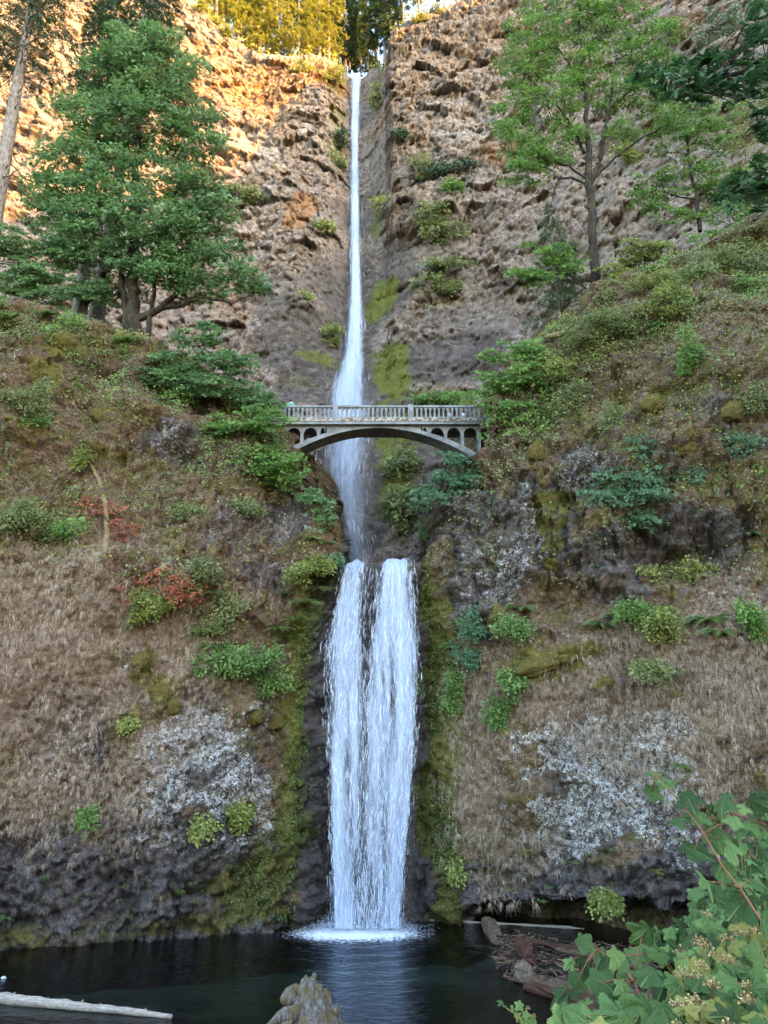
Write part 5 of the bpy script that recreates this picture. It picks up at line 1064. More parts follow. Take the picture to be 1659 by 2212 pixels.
# the withered red branches
wmaple('fallen branch with withered red-brown leaves on the left wall', (235, 1235), [(330, 1255, 85, 30, -.3), (260, 1290, 50, 30, -.3), (235, 1320, 25, 26, -.3), (400, 1280, 35, 30, -.3), (220, 1110, 40, 30), (260, 1150, 50, 26), (190, 1250, 40, 24), (180, 1085, 30, 26)], 120, 24, 'red', 40.6, 901, size=(.10, .18), rs=.42, name='withered_branch', cat='branch', group='fallen wood on the left wall', r_=.07,
       trunks=[[(236, 1235, .10), (290, 1240, .07), (335, 1210, .04)], [(240, 1235, .06), (300, 1262, .04), (370, 1250, .03)], [(236, 1235, .06), (205, 1215, .04), (185, 1210, .03)]])
g = Geo(); q_ = [hit(u, v) for u, v in ((195, 1000), (215, 1040), (232, 1090), (236, 1150), (236, 1200), (250, 1232))]
q_ = [Vector((p.x, float(near_surf(p.x, p.z)) - .12, p.z)) for p in q_]
t_ = tag(empty('dead_trunk', q_[-1]), 'mossy dead trunk lying down the left wall above the red leaves', 'trunk', 'fallen wood on the left wall'); g.tube(q_, [.10, .13, .16, .17, .18, .14], 9, jit=.12); rel(g.build('bark', wood('mossy_bark', (.07, .05, .03), (.18, .14, .07), (.27, .22, .10)), None, True), t_)
# stump and dark post on the right brow
h = P(1592, 552, 47.5); t_ = tag(empty('tree_stump', h), 'weathered brown stump on the right brow', 'stump')
g = Geo(); g.tube([h - Vector((0, 0, 1)), h + Vector((0, 0, .5)), h + Vector((.12, 0, 1.6)), h + Vector((.2, 0, 2.0))], [.85, .75, .6, .5], 14, jit=.12); o = g.build('trunk', BRNW, None, True); noisy(o, .2, 1.5); rel(o, t_)
h = P(1368, 600, 47.3); t_ = tag(empty('charred_post', h), 'short dark charred trunk leaning on the right brow', 'trunk'); g = Geo(); g.tube([h - Vector((0, 0, .6)), h + Vector((-.1, 0, .9)), h + Vector((-.3, 0, 2.2))], [.20, .18, .16], 9, jit=.1); rel(g.build('trunk', plain('charred', (.02, .02, .022)), None, True), t_)
h = hit(1180, 725); t_ = tag(empty('fallen_log', h), 'mossy log end sticking out of the right brow above the bridge maple', 'log'); g = Geo(); a = P(1180, 728, 45.2); b = P(1290, 705, 46.6); g.tube(lerp_pts(a, b, 8, 0, 2), [.22, .22, .23, .24, .24, .25, .25, .26], 10, jit=.1); rel(g.build('bark', bpy.data.materials['mossy_bark'], None, True), t_)

# ---------------------------------------------------------------- ferns
def fern_mesh(name, nf, seed, mat, spread=1.0):
    """fronds that all spring from one crown; leaflets share the stalk's points"""
    r = np.random.default_rng(seed); V = [np.zeros(3)]; F = []; A = [.5]
    for k in range(nf):
        an = r.uniform(0, 2 * math.pi); L = r.uniform(.7, 1.1); rise = r.uniform(.25, .7); d = np.array([math.cos(an) * spread, math.sin(an) * .7 - .35, 0]); rn = r.uniform(.1, .9)
        npair = 12; prev = 0
        for j in range(1, npair + 1):
            t_ = j / npair; p = d * L * t_ + np.array([0, 0, rise * L * (t_ * 1.1 - 1.15 * t_ ** 2.2) * 1.2]); tang = d + np.array([0, 0, rise * (1.1 - 2.5 * t_ ** 1.2)]); tang /= np.linalg.norm(tang)
            side = np.cross(tang, (0, 0, 1)); side /= np.linalg.norm(side) + 1e-9; w = .21 * L * math.sin(math.pi * min(1, .12 + t_ * .88)) ** .8 + .01
            V.append(p); A.append(rn); cur = len(V) - 1
            for sgn in (-1, 1):
                V.append(p + side * sgn * w + tang * .05 * L + np.array([0, 0, -.03 * L])); A.append(rn); F.append((prev, cur, len(V) - 1))
            prev = cur
    return mesh_np(name, np.array(V), np.array(F), mat, attrs={'rnd': np.array(A)})
FERN0 = [fern_mesh('fern', 13, 3, LM['fern']), fern_mesh('fern', 10, 4, LM['fern']), fern_mesh('fern', 14, 5, LM['bright']), fern_mesh('fern', 9, 6, LM['yellow'])]
used_f = set()
def fern(label, u, v, sz, kind, group='ferns on the gorge walls', out=.12, ang=0):
    h = hit(u, v); s = px_m(u, v, h.y) * sz
    o = FERN0[kind] if kind not in used_f else FERN0[kind].copy()
    if kind in used_f: col.objects.link(o)
    used_f.add(kind); o.location = (h.x, float(near_surf(h.x, h.z)) - out, h.z); o.scale = (s, s, s); o.rotation_euler = (R(18), 0, ang); tag(o, label, 'fern', group); return o
FE = [('large pale fern below the yellow plants beside the lower falls', 685, 1275, 48, 0), ('olive fern hanging under the large pale one', 665, 1310, 42, 1), ('fern nearest the moss at the lip of the lower falls', 700, 1185, 34, 2), ('brownish drooping fern at the left moss corner', 625, 1375, 48, 1), ('pale fern just above the brownish drooping one', 640, 1340, 38, 0), ('fern on the corner right of the green thicket', 600, 1360, 40, 0), ('fern at the top of the fern cascade', 670, 1175, 30, 0),
      ('bright sword fern on the fern bank of the left wall', 440, 1365, 45, 2), ('second bright sword fern lower on the fern bank', 470, 1400, 45, 2), ('dark glossy fern clump left of the cascade', 628, 1285, 26, 2), ('large sword fern on the right ledge by the frame edge', 1530, 1340, 60, 2), ('drooping sword fern beneath it on the right ledge', 1545, 1370, 48, 2), ('sword fern under the broad-leaved ledge shrub', 1300, 1350, 48, 2), ('second sword fern on the right ledge, nearer the falls', 1330, 1335, 40, 2), ('fern in the middle of the right wall above the bulge', 1120, 1320, 42, 2), ('pale fern beside the right moss column', 990, 1345, 34, 0), ('fern at the foot of the dark leafy plants', 980, 1395, 34, 2), ('fern trailing on the right grassy bulge', 1105, 1455, 36, 2), ('lower trailing fern on the right grassy bulge', 1065, 1560, 34, 2), ('small fern on the moss edge lower right', 1010, 1590, 20, 2), ('fern hanging above the lichen patch at the right', 1475, 1655, 30, 2), ('light small fern at the lower edge of the white lichen', 1415, 1880, 20, 3), ('light fern left of the lichen patch', 1135, 1840, 20, 3), ('yellow fern clump above the driftwood jam', 1310, 1940, 34, 3), ('fern on the ledge at the far left brow', 40, 715, 46, 2), ('fern at the foot of the left maple', 280, 745, 38, 2), ('second fern on the left brow near the leaning trunk', 110, 700, 42, 0), ('small fern on the right wall beside the lichen streak', 465 + 820, 1230, 22, 2), ('fern at the right frame edge of the wall', 1640, 1140, 40, 2), ('bright fern at the left frame edge above the waterline', 5, 1985, 22, 2), ('fern on the bare rock left of the bridge', 640, 925, 22, 2), ('fern under the red branches', 470, 1290, 26, 2), ('tiny fern high on the right wall', 975, 1270, 24, 2), ('fern tuft on the right brow', 1420, 700, 30, 2)]
r = random.Random(9)
for q in FE: fern(q[0], q[1], q[2], q[3], q[4], ang=r.uniform(-.5, .5))
r = random.Random(3)
for k in range(34):
    u = r.uniform(10, 660); v = r.uniform(1870, 2030) - 60 * (u / 660)
    fern('tiny light green sprig on the dark rock above the left waterline', u, v, r.uniform(7, 14), r.choice([0, 2, 3]), 'sprigs along the left waterline', .06, r.uniform(-1, 1))
for k in range(22):
    u = r.uniform(985, 1440); v = r.uniform(1800, 1960)
    fern('tiny green sprig on the dark rock above the driftwood', u, v, r.uniform(7, 13), r.choice([0, 2, 3]), 'sprigs on the right wall foot', .06, r.uniform(-1, 1))

# ---------------------------------------------------------------- hanging dry grass, ground cover, litter (nobody could count these)
gi = np.arange(NX * NZ); GX = X2n.ravel(); GZ = Z2n.ravel(); GYs = NEARY.ravel()
zcr = np.interp(GX, CRX, CRZ)
vis = (GZ > .5) & (GZ < zcr + 1.5) & (gorge_d(GX, GZ) < .2) & (np.abs(GX) < .62 * (GYs * CP + (GZ - CAM_Z) * SP) + 1)
cell = (np.gradient(X2n, axis=1) * np.gradient(Z2n, axis=0)).ravel()
def scatter(w, n, seed):
    r_ = np.random.default_rng(seed); w = np.where(vis, w, 0) * cell; c = np.cumsum(w); k = np.searchsorted(c, r_.uniform(0, c[-1], n)); k = np.clip(k, 0, NX * NZ - 1)
    return np.stack([GX[k] + r_.normal(0, .06, n), GYs[k], GZ[k] + r_.normal(0, .06, n)], 1), k, r_
def blades(name, label, w, ntuft, per, L, wd, mat, seed, hang=1.0):
    c, k, r_ = scatter(w, ntuft, seed); n = ntuft * per; p = np.repeat(c, per, 0) + r_.normal(0, .05, (n, 3)) * np.array([1, .3, .7]); l_ = r_.uniform(L[0], L[1], n) * np.repeat(r_.uniform(.6, 1.2, ntuft), per)
    lean = np.repeat(r_.normal(0, .25, ntuft), per) + r_.normal(0, .3, n); o1 = np.stack([lean * .4, -r_.uniform(.25, .6, n), r_.uniform(-.1, .35, n)], 1) * l_[:, None] * .45
    o2 = o1 + np.stack([lean * .5, -r_.uniform(-.05, .25, n), -r_.uniform(.5, 1.0, n) * hang], 1) * l_[:, None] * .75
    w_ = r_.uniform(wd[0], wd[1], n)[:, None] * unit(np.stack([np.ones(n), r_.normal(0, .5, n), r_.normal(0, .3, n)], 1))
    V = np.stack([p - w_, p + w_, p + o1 - w_, p + o1 + w_, p + o2], 1); F = np.array([(0, 1, 3), (0, 3, 2), (2, 3, 4)]); F = (F[None] + (np.arange(n) * 5)[:, None, None]).reshape(-1, 3)
    rn = np.clip(np.repeat(r_.uniform(.05, .9, ntuft), per) + r_.normal(0, .12, n), 0, 1)
    return tag(mesh_np(name, V.reshape(-1, 3), F, mat, attrs={'rnd': np.repeat(rn, 5)}), label, kind='stuff')
def straw(name, a, b, c):
    m = NT(name); m.base(m.cr(m.attr('rnd'), [(0, a), (.5, b), (1, c)])); m.rough(.8); m.spec(.2); return m.m
STRAW = straw('dry_grass', (.15, .098, .068), (.31, .225, .165), (.50, .41, .33))
gl, rl, ll, ml, wl = mG0, mR0, mL0, mM0, mW0
lowz = sstep(22, 17, GZ)
base_w = np.clip(1 - .85 * rl, .04, 1) * (1 - np.clip(wl, 0, 1)) * (1 - .7 * np.clip(ml, 0, 1))
gn = sstep(-.35, .35, fbm(np.stack([GX * .8, GYs * .4, GZ * .6], 1), 3, 55))
gw = np.clip(gl, 0, 1) * (.25 + gn) + .07 * base_w * gn
blades('dry_grass', 'dry brown grass hanging over the left wall', gw * (GX < 0), 4200, 7, (.35, .95), (.004, .010), STRAW, 21)
blades('dry_grass', 'dry grey-brown grass hanging over the right wall', gw * (GX > 0), 4000, 8, (.30, .85), (.004, .010), straw('grey_dry_grass', (.13, .095, .07), (.27, .21, .16), (.46, .39, .32)), 22)
def cover(name, label, w, n, kind, size, mat, seed, off=.06):
    c, k, r_ = scatter(w, n, seed); c[:, 1] -= r_.uniform(.0, off * 2, n) * (1 if off < .2 else 1.6 * sstep(-.3, .45, vnoise(c * .55, seed)) + .15)
    up_ = unit(np.array([0, -.9, .6])[None] + r_.normal(0, .5, (n, 3))); fw = unit(np.stack([r_.normal(0, 1, n), -.3 + r_.normal(0, .3, n), -.4 + r_.normal(0, .6, n)], 1))
    o = leaves_mesh(name, c, up_, fw, r_.uniform(size[0], size[1], n), kind, np.clip(r_.normal(.5, .25, n), 0, .99), mat); return tag(o, label, kind='stuff')
hi = sstep(19, 26, GZ)
pn = fbm(np.stack([GX * .35, GYs * .3, GZ * .35], 1), 3, 77)
cover('ground_cover', 'small green leaves scattered over the gorge walls', base_w * (.25 + hi) * sstep(-.05, .35, pn) * (1 - .6 * np.clip(gl, 0, 1)), 18000, 'oval', (.07, .15), LM['drygreen'], 31)
cover('ground_cover', 'brighter leafy ground cover on the upper slopes', base_w * hi * sstep(-.05, .35, -pn), 9000, 'oval', (.08, .17), LM['green'], 32)
brow = sstep(9.5, 2, zcr - GZ) * (np.where(GX > 0, sstep(7, 10, GX), .8 * sstep(-5, -9, GX)))
mid_ = sstep(17, 22, GZ) * .10
for k_, (mt_, lb_) in enumerate([('drygreen', 'olive undergrowth tangled over the brows'), ('green', 'green undergrowth crowding the brows'), ('yellow', 'yellowish undergrowth scattered along the brows')]):
    pk = fbm(np.stack([GX * .45 + 9 * k_, GYs * .3, GZ * .45], 1), 3, 140 + k_)
    o_ = cover('undergrowth', lb_, base_w * (brow + mid_) * sstep(-.02, .25, pk), 17000, 'oval', (.12, .25), LM[mt_], 150 + k_, .38)
cover('leaf_litter', 'brown leaf litter caught on the slopes', base_w * (.3 + hi), 20000, 'oval', (.06, .13), leaf_mat('brown_litter', (.035, .02, .012), (.11, .065, .038), (.22, .14, .085), (.34, .10, .05), .96), 33)
cover('wet_wall_moss', 'small bright leaves along the wet moss beside the lower falls', np.clip(ml, 0, 1) * (np.abs(GX) < 8.5) * (GZ < 22), 9000, 'oval', (.05, .12), LM['bright'], 34)

# ================================================================== FOREGROUND LEAVES
def PS(u, v, s):                                  # point at distance s along the view axis
    dx, dy, dz = ray(u, v); return Vector((float(dx) * s, float(dy) * s, CAM_Z + float(dz) * s))
def big_leaf(name, mat, seed, deep=.35, teeth=.05, curl=.25):
    """palmate leaf: stalk at the origin, tip towards +y, face towards +z"""
    r = random.Random(seed); n = 56; V = [(0, .10, 0)]; F = []; bend = r.uniform(-.25, .25)
    for ring in (.5, 1.0):
        for i in range(n + 1):
            th = -2.72 + 5.44 * i / n
            lob = (.5 + .5 * math.cos(th * 2 * math.pi / 1.30)) ** .8
            rad = (.66 - .20 * (abs(th) / 2.72) ** 1.2) * (1 - deep * (1 - lob)) + (teeth * (.5 if i % 2 else -.5) if ring == 1 else 0) + r.uniform(-.012, .012)
            x_, y_ = math.sin(th) * rad * ring, .10 + (.32 + math.cos(th) * rad * .95) * ring
            V.append((x_, y_, -curl * (x_ * x_ * .9 + max(0, y_ - .35) ** 2 * .9) + bend * x_ * y_ + .07 * (lob - .5) * (1.2 - ring * .5) + r.uniform(-.012, .012)))
    for i in range(n):
        F.append((0, i + 2, i + 1)); a = 1 + i; b = 1 + (n + 1) + i; F.append((a, a + 1, b + 1)); F.append((a, b + 1, b))
    me = bpy.data.meshes.new(name); me.from_pydata(V, [], F)
    me.polygons.foreach_set('use_smooth', np.ones(len(F), bool)); me.materials.append(mat); me.update(); return me
def big_leaf_mat(name, g0, g1, spot, amount, trans=.3):
    m = NT(name); lc = m.local(); oi = m.n('ShaderNodeObjectInfo').outputs['Random']
    c = m.mix(oi, g0, g1); c = m.mix(m.math('MULTIPLY', m.ramp(m.noise(9, 4, .7, lc), .56, .66), amount), c, spot); c = m.mix(m.ramp(m.noise(2.5, 3, .6, lc), .55, .75, 0, amount * .6), c, spot)
    at = m.n('ShaderNodeSeparateXYZ'); m.l(lc, at.inputs[0]); ang = m.math('ARCTAN2', at.outputs[0], m.math('ADD', at.outputs[1], -.12)); vein = m.math('ABSOLUTE', m.math('SINE', m.math('MULTIPLY', ang, 2.38)))
    c = m.mix(m.ramp(vein, .12, .0, 0, .5), c, (.22, .30, .12))
    m.base(c); m.rough(.55); m.spec(.25); m.normal(m.bump(m.math('ADD', m.ramp(vein, .25, 0), m.noise(14, 3, .6, lc)), .5, .02))
    tl = m.n('ShaderNodeBsdfTranslucent'); m.l(c, tl.inputs[0]); mx = m.n('ShaderNodeMixShader'); mx.inputs[0].default_value = trans; m.l(m.b.outputs[0], mx.inputs[1]); m.l(tl.outputs[0], mx.inputs[2]); m.l(mx.outputs[0], m.out.inputs[0]); return m.m
BL = {'g': big_leaf_mat('thimbleberry_green', (.013, .042, .012), (.078, .150, .045), (.20, .25, .08), .35), 'l': big_leaf_mat('thimbleberry_light', (.085, .17, .055), (.14, .23, .07), (.30, .32, .12), .5), 'y': big_leaf_mat('thimbleberry_yellowing', (.13, .15, .035), (.23, .23, .07), (.12, .065, .03), .45), 'd': big_leaf_mat('overhang_maple_leaf', (.016, .050, .016), (.052, .118, .040), (.09, .15, .05), .2, .38)}
BM = {k: [big_leaf('leaf', BL[k], 10 + i, deep=(.60 if k == 'd' else .30 + .06 * i), curl=.15 + .22 * i) for i in range(5)] for k in BL}
rl_ = random.Random(77)
def put_leaf(root, p, size, kind, up_=None, fw=None, spread=.45):
    o = bpy.data.objects.new('leaf', rl_.choice(BM[kind])); col.objects.link(o)
    if up_ is None: up_ = Vector((rl_.gauss(-.05, spread + .1), -.75 + rl_.gauss(0, .4), .75 + rl_.gauss(0, .4)))
    if fw is None: a_ = rl_.uniform(0, 2 * math.pi); fw = Vector((math.cos(a_), -.4, math.sin(a_) * .7 - .35))
    up_ = up_.normalized(); fw = (fw - up_ * fw.dot(up_)).normalized(); rt = fw.cross(up_)
    M = Matrix((rt, fw, up_)).transposed().to_4x4(); M.translation = p - fw * size * .45
    S_ = Matrix.Diagonal((size, size, size, 1)); o.parent = root; o.matrix_parent_inverse = Matrix.Translation(root.location).inverted(); o.matrix_basis = M @ S_
    return o
STEM = plain('red_cane', (.15, .06, .03)); GSTEM = plain('green_cane', (.14, .15, .05))
def seed_head(root, p, sz, seed):
    r_ = random.Random(seed); g = Geo()
    for k in range(46):
        d = Vector((r_.gauss(0, 1), r_.gauss(0, .6), abs(r_.gauss(0, .7)))).normalized() * sz * r_.uniform(.4, 1); q = p + d; e = sz * r_.uniform(.07, .14)
        g.tube([p + d * .3, q], [e * .15, e * .2], 3, cap=False, a=r_.random()); g.add([q + Vector((e, 0, 0)), q + Vector((-e, 0, 0)), q + Vector((0, e, 0)), q + Vector((0, -e, 0)), q + Vector((0, 0, e)), q + Vector((0, 0, -e))], [(0, 2, 4), (2, 1, 4), (1, 3, 4), (3, 0, 4), (2, 0, 5), (1, 2, 5), (3, 1, 5), (0, 3, 5)], r_.random())
    rel(g.build('seed_head', SEED, None), root)
SEED = straw('dry_seed_head', (.05, .025, .015), (.20, .13, .07), (.42, .36, .16))
def leaf_thing(label, loc, name='broadleaf_shrub', cat='shrub', group='leafy shrubs in the foreground'): return tag(empty(name, loc), label, cat, group)
def cane(root, pts, r0, mat): 
    g = Geo(); g.tube(pts, [r0 * (1 - .6 * i / (len(pts) - 1)) for i in range(len(pts))], 7); rel(g.build('cane', mat, None, True), root)
def petiole(root, a, b, mat):
    g = Geo(); m_ = (a + b) / 2 + Vector((0, 0, .012)); g.tube([a, m_, b], [.0035, .003, .0025], 5); rel(g.build('leaf_stalk', mat, None, True), root)
def cane_plant(label, line, leaves, mat, base=None):
    pts = [PS(*q) for q in line]; t = leaf_thing(label, pts[0]); cane(t, pts, .0065, mat)
    for u, v, sz, kd in leaves:
        s_near = min(line, key=lambda q: abs(q[0] - u) + abs(q[1] - v)); sd_ = s_near[2] + rl_.uniform(-.25, .2); p = PS(u, v, sd_); size = sz * sd_ / FPX * 1.0
        put_leaf(t, p, size, kd); an = min(pts, key=lambda q: (q - p).length)
        petiole(t, an, p, mat)
    return t
cane_plant('tall red-stemmed cane with big green leaves reaching over the pool', [(1720, 2140, 2.9), (1659, 2010, 3.1), (1600, 1920, 3.3), (1560, 1870, 3.4), (1520, 1800, 3.5), (1480, 1745, 3.6), (1440, 1700, 3.7), (1415, 1675, 3.75)],
           [(1416, 1672, 42, 'g'), (1440, 1692, 44, 'g'), (1410, 1712, 46, 'g'), (1487, 1726, 56, 'g'), (1506, 1762, 54, 'g'), (1463, 1768, 48, 'g'), (1545, 1800, 58, 'g'), (1500, 1838, 66, 'g'), (1568, 1826, 72, 'l'), (1562, 1880, 60, 'g'), (1528, 1905, 62, 'l'), (1625, 1900, 84, 'g'), (1600, 1955, 78, 'g'), (1650, 1985, 60, 'g'), (1585, 1775, 40, 'l')], STEM)
cane_plant('second cane arching in from the right edge', [(1740, 1840, 3.6), (1659, 1783, 3.8), (1620, 1768, 3.9), (1580, 1758, 4.0), (1545, 1752, 4.05)], [(1560, 1735, 62, 'g'), (1600, 1745, 40, 'l'), (1640, 1735, 56, 'g'), (1535, 1748, 30, 'g'), (1625, 1780, 40, 'l'), (1655, 1765, 60, 'g')], STEM)
cane_plant('leafy cane with broad leaves in front of the driftwood', [(1420, 2290, 2.9), (1400, 2200, 3.1), (1370, 2120, 3.3), (1330, 2075, 3.5), (1290, 2050, 3.6)],
           [(1262, 2036, 44, 'g'), (1335, 2068, 54, 'l'), (1372, 2062, 56, 'g'), (1270, 2088, 66, 'g'), (1300, 2122, 76, 'g'), (1247, 2118, 52, 'g'), (1402, 2108, 64, 'g'), (1432, 2132, 72, 'g'), (1478, 2105, 50, 'l'), (1212, 2150, 58, 'g'), (1262, 2165, 34, 'l'), (1345, 2132, 40, 'l'), (1388, 2018, 62, 'g'), (1322, 2160, 44, 'l'), (1415, 2060, 46, 'g'), (1300, 2070, 50, 'g'), (1352, 2100, 50, 'g'), (1230, 2080, 30, 'l')], STEM)
cane_plant('cluster of green leaves along the bottom edge', [(1400, 2330, 2.7), (1360, 2260, 2.8), (1300, 2215, 2.9), (1250, 2200, 3.0)],
           [(1232, 2185, 60, 'g'), (1215, 2210, 60, 'l'), (1270, 2200, 66, 'l'), (1318, 2195, 80, 'g'), (1380, 2190, 84, 'g'), (1440, 2195, 80, 'g'), (1290, 2225, 70, 'y'), (1350, 2225, 70, 'g'), (1410, 2225, 80, 'l'), (1470, 2170, 70, 'g'), (1495, 2215, 70, 'l')], GSTEM)
t = leaf_thing('tiny flowering sprig at the bottom edge over the dark water', PS(1150, 2240, 3.2)); cane(t, [PS(1150, 2240, 3.2), PS(1128, 2200, 3.2), PS(1100, 2182, 3.25), PS(1082, 2168, 3.3)], .004, GSTEM)
for u, v, sz, kd in [(1083, 2165, 12, 'g'), (1094, 2172, 14, 'g'), (1108, 2180, 13, 'l'), (1122, 2172, 16, 'l'), (1135, 2192, 14, 'l'), (1118, 2195, 14, 'y'), (1150, 2205, 16, 'l'), (1132, 2210, 18, 'l')]: put_leaf(t, PS(u, v, 3.2), sz * 3.2 / FPX * 1.3, kd)
for k, (u, v) in enumerate([(1140, 2180), (1152, 2196)]): seed_head(t, PS(u, v, 3.2), .015, 60 + k)
# the dense shrub on the bank further right, smaller leaves
def bank_shrub(label, region, n, size, dist, kinds, seed, heads=0):
    r_ = random.Random(seed); us = [q[0] for q in region]; vs__ = [q[1] for q in region]; root = leaf_thing(label, PS(sum(us) / len(us), max(vs__) + 30, dist[1])); k = 0; stem_pts = []
    def inside(u, v):
        c_ = False; m_ = len(region)
        for i in range(m_):
            (x1, y1), (x2, y2) = region[i], region[(i + 1) % m_]
            if (y1 > v) != (y2 > v) and u < (x2 - x1) * (v - y1) / (y2 - y1) + x1: c_ = not c_
        return c_
    vmin, vmax = min(vs__), max(vs__)
    while k < n:
        u = r_.uniform(min(us), max(us)); v = r_.uniform(vmin, vmax)
        if not inside(u, v): continue
        f = (v - vmin) / (vmax - vmin); sd_ = dist[1] + (dist[0] - dist[1]) * f + r_.uniform(-.3, .3); p = PS(u, v, sd_); kd = r_.choice(kinds)
        put_leaf(root, p, r_.uniform(size[0], size[1]), kd); stem_pts.append(p); k += 1
    g = Geo(); b0 = PS(sum(us) / len(us) + 60, vmax + 220, (dist[0] + dist[1]) / 2)
    for p in stem_pts[::3]: g.tube([b0, b0.lerp(p, .6) + Vector((0, 0, .08)), p], [.008, .005, .003], 4, cap=False)
    rel(g.build('stems', GSTEM, None, True), root)
    for h_ in range(heads):
        while True:
            u = r_.uniform(min(us), max(us)); v = r_.uniform(vmin, vmax)
            if inside(u, v): break
        f = (v - vmin) / (vmax - vmin); seed_head(root, PS(u, v, dist[1] + (dist[0] - dist[1]) * f - .35), r_.uniform(.03, .05), seed * 10 + h_)
    return root
bank_shrub('dense bank of small green leaves at the right edge', [(1590, 1765), (1700, 1740), (1700, 1960), (1560, 2000), (1475, 2010), (1490, 1935), (1540, 1880)], 210, (.07, .125), (5.0, 6.6), 'gggggll', 31)
bank_shrub('green shrub spilling onto the driftwood below the bank', [(1480, 1985), (1620, 1960), (1640, 2060), (1500, 2085), (1400, 2070), (1385, 2030)], 105, (.07, .12), (4.2, 5.2), 'gggl', 32, 4)
bank_shrub('yellowing shrub with dry seed heads in the lower right corner', [(1460, 2070), (1560, 2000), (1700, 1985), (1700, 2240), (1440, 2240), (1420, 2140)], 150, (.07, .115), (2.8, 4.0), 'yyllgg', 33, 20)
# the bough hanging in at the upper right
def bough(label, foot, lines, blobs, n, size, dist, seed):
    r_ = random.Random(seed); root = leaf_thing(label, PS(foot[0], foot[1], dist), 'maple_bough', 'branch', 'boughs hanging in at the upper right'); pts_ = []; g = Geo()
    for ln in lines:
        q = [PS(a, b, dist + .3) for a, b in ln]; pts_ += q; g.tube(q, [.035 * (1 - .75 * i / (len(q) - 1)) for i in range(len(q))], 7)
    area = sum(b[2] * b[3] for b in blobs)
    for b in blobs:
        for k in range(max(2, int(n * b[2] * b[3] / area))):
            an = r_.uniform(0, 2 * math.pi); q = math.sqrt(r_.random()); p = PS(b[0] + b[2] * q * math.cos(an), b[1] + b[3] * q * math.sin(an), dist + r_.uniform(-.8, .8))
            put_leaf(root, p, r_.uniform(size[0], size[1]), 'd', Vector((r_.gauss(0, .4), -.45 + r_.gauss(0, .3), .9)), Vector((r_.gauss(-.3, .6), -.35, -.6)))
            if k % 3 == 0: a_ = min(pts_, key=lambda w: (w - p).length); g.tube([a_, (a_ + p) / 2 + Vector((0, 0, .05)), p], [.008, .006, .004], 4, cap=False)
    rel(g.build('limb', BARK, None, True), root)
bough('dark maple bough hanging in across the upper right edge', (1760, 120), [[(1760, 120), (1640, 150), (1560, 165), (1480, 170), (1400, 165)], [(1760, 40), (1680, 30), (1640, 60)], [(1560, 165), (1500, 200), (1440, 210)]],
      [(1580, 150, 90, 45), (1470, 150, 60, 30), (1400, 160, 45, 22), (1640, 110, 40, 60), (1640, 40, 35, 50), (1540, 195, 70, 28), (1460, 195, 50, 20), (1630, 200, 40, 30)], 290, (.12, .20), 7.5, 41)
bough('small dark leaf cluster at the right edge below the big bough', (1740, 270), [[(1740, 260), (1690, 262), (1640, 270)]], [(1648, 265, 26, 42)], 40, (.12, .20), 7.5, 42)
bough('lowest dark maple bough beside the yellow thicket', (1760, 380), [[(1760, 360), (1680, 390), (1620, 410), (1570, 425)]], [(1610, 400, 50, 30), (1650, 370, 30, 45), (1570, 430, 30, 20), (1645, 430, 25, 30)], 120, (.12, .20), 7.5, 43)

# ---------------------------------------------------------------- brush along the rim of the high cliff
r_ = np.random.default_rng(66); n = 5200; ux = r_.uniform(395, 1040, n); px_ = []
tpx = np.linspace(-60, 40, 260); tpy = np.array([up_surf(q, ztop(q)) for q in tpx]); tpz = ztop(tpx)
xq = r_.uniform(-48, 26, n); xq = xq[np.abs(xq + 7.0) > 3.2]; n = len(xq); clump = sstep(-.3, .4, vnoise(np.stack([xq * .35, xq * 0, xq * 0], 1), 4))
bk = r_.uniform(0, 7, n); pts = np.stack([xq, np.interp(xq, tpx, tpy) + bk, np.interp(xq, tpx, tpz) + bk * .12 + r_.uniform(-.6, 3.0, n) * (.25 + clump)], 1)
tag(leaves_mesh('rim_brush', pts, unit(np.array([.4, -.6, .6])[None] + r_.normal(0, .5, (n, 3))), unit(r_.normal(0, 1, (n, 3)) + np.array([0, -.3, -.2])[None]), r_.uniform(.5, 1.0, n), 'oval', np.clip(r_.normal(.45, .25, n), 0, .92), LM['sun_gold']), 'low golden brush along the cliff rim', kind='stuff')
# ---------------------------------------------------------------- dead twigs and stems on the slopes
blades('dead_twigs', 'bare dead stems and twigs over the slopes', base_w * (.25 + hi) * (.3 + gn), 2600, 3, (.7, 1.7), (.005, .010), straw('dead_stem', (.07, .045, .03), (.18, .13, .095), (.36, .30, .25)), 61, .45)
# ---------------------------------------------------------------- moss cushions standing out from the walls
def moss_mat():
    m = NT('moss_cushion'); n = m.noise(14, 5, .75); n2 = m.noise(3, 4, .6)
    m.base(m.cr(m.math('ADD', m.math('MULTIPLY', n, .7), m.math('MULTIPLY', n2, .3)), [(.3, (.022, .018, .006)), (.5, (.078, .064, .020)), (.7, (.185, .155, .055))])); m.rough(.95); m.spec(.1); m.normal(m.bump(n, 1, .08)); return m.m
MOSSM = moss_mat()
def ico_lump(name, seed):
    import bmesh
    bm = bmesh.new(); bmesh.ops.create_icosphere(bm, subdivisions=4, radius=1.0); me = bpy.data.meshes.new(name); bm.to_mesh(me); bm.free(); me.materials.append(MOSSM)
    me.polygons.foreach_set('use_smooth', np.ones(len(me.polygons), bool)); c = np.empty(len(me.vertices) * 3, np.float32); me.vertices.foreach_get('co', c); c = c.reshape(-1, 3).astype(float)
    k = 1 + .38 * fbm(c * 1.3, 2, seed) + .22 * fbm(c * 3.6, 3, seed + 3); me.vertices.foreach_set('co', (c * k[:, None]).astype(np.float32).ravel()); me.update(); return me
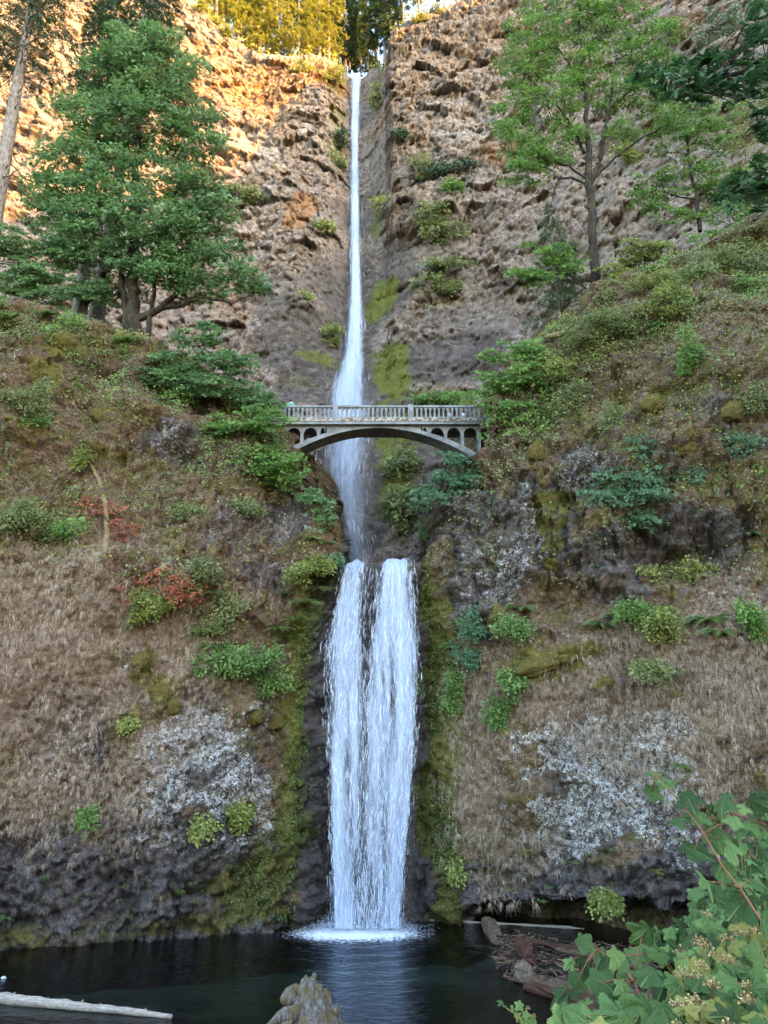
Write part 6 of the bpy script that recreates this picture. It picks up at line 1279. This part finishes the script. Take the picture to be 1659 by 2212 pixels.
LUMP = [ico_lump('moss_cushion', 3), ico_lump('moss_cushion', 9), ico_lump('moss_cushion', 17)]
CUSH = [('bright round moss cushion on the bare middle of the right wall', 1188, 1228, 16, 11), ('small moss cushion just below the bright round one', 1212, 1255, 10, 8), ('moss cushion beside the dark maple under the bridge end', 1155, 985, 18, 22), ('tall moss cushion among the plants right of the lower falls', 1076, 1340, 14, 24), ('upper moss pad on the rock column of the right wall', 1195, 1075, 22, 16), ('moss pad lower on the same rock column', 1212, 1120, 16, 20), ('moss pad at the top of the rock column', 1180, 1040, 15, 12), ('long moss mat along the bulge of the right wall', 1165, 1440, 50, 18), ('moss mat right of the long one on the bulge', 1240, 1415, 38, 15), ('hanging moss lump left of the long mat', 1105, 1470, 16, 26), ('moss lump on the knob of the left wall', 352, 1500, 24, 20), ('larger moss lump under the knob of the left wall', 372, 1528, 22, 18), ('moss lump at the top of the left knob', 312, 1432, 18, 16), ('small moss lump between the left knobs', 335, 1468, 14, 14),
        ('moss hummock near the left brow', 152, 757, 26, 20), ('second moss hummock lower on the left brow', 112, 822, 22, 18), ('moss hummock at the left edge below the fern', 40, 772, 22, 14), ('drooping moss lump left of the grey outcrop', 230, 905, 24, 22), ('brown moss lump by the fern cascade', 700, 1222, 18, 16), ('dry moss lump above the lichen on the left wall', 545, 1545, 30, 20), ('moss lump right of the dry one near the left moss', 590, 1560, 22, 16), ('moss hummock on the right slope under the yellow shrub', 1405, 880, 24, 20), ('moss hummock below the hanging shrub of the right slope', 1480, 965, 26, 18), ('moss hummock at the right edge of the slope', 1565, 905, 24, 22), ('moss tuft above the right grassy face', 1300, 1478, 26, 14), ('moss pad on the right grassy face', 1480, 1500, 22, 12)]
rc_ = random.Random(21)
for k, (lb, u, v, w_, h_) in enumerate(CUSH):
    q = hit(u, v); sc = px_m(u, v, q.y); o = bpy.data.objects.new('moss_cushion', LUMP[k % 3]); col.objects.link(o)
    o.location = (q.x, float(near_surf(q.x, q.z)) + .12, q.z); o.scale = (w_ * sc * 1.05, min(w_, h_) * sc * .62, h_ * sc); o.rotation_euler = (rc_.uniform(-.2, .2), rc_.uniform(-.3, .3), rc_.uniform(-.5, .5)); tag(o, lb, 'moss', 'moss cushions on the gorge walls')
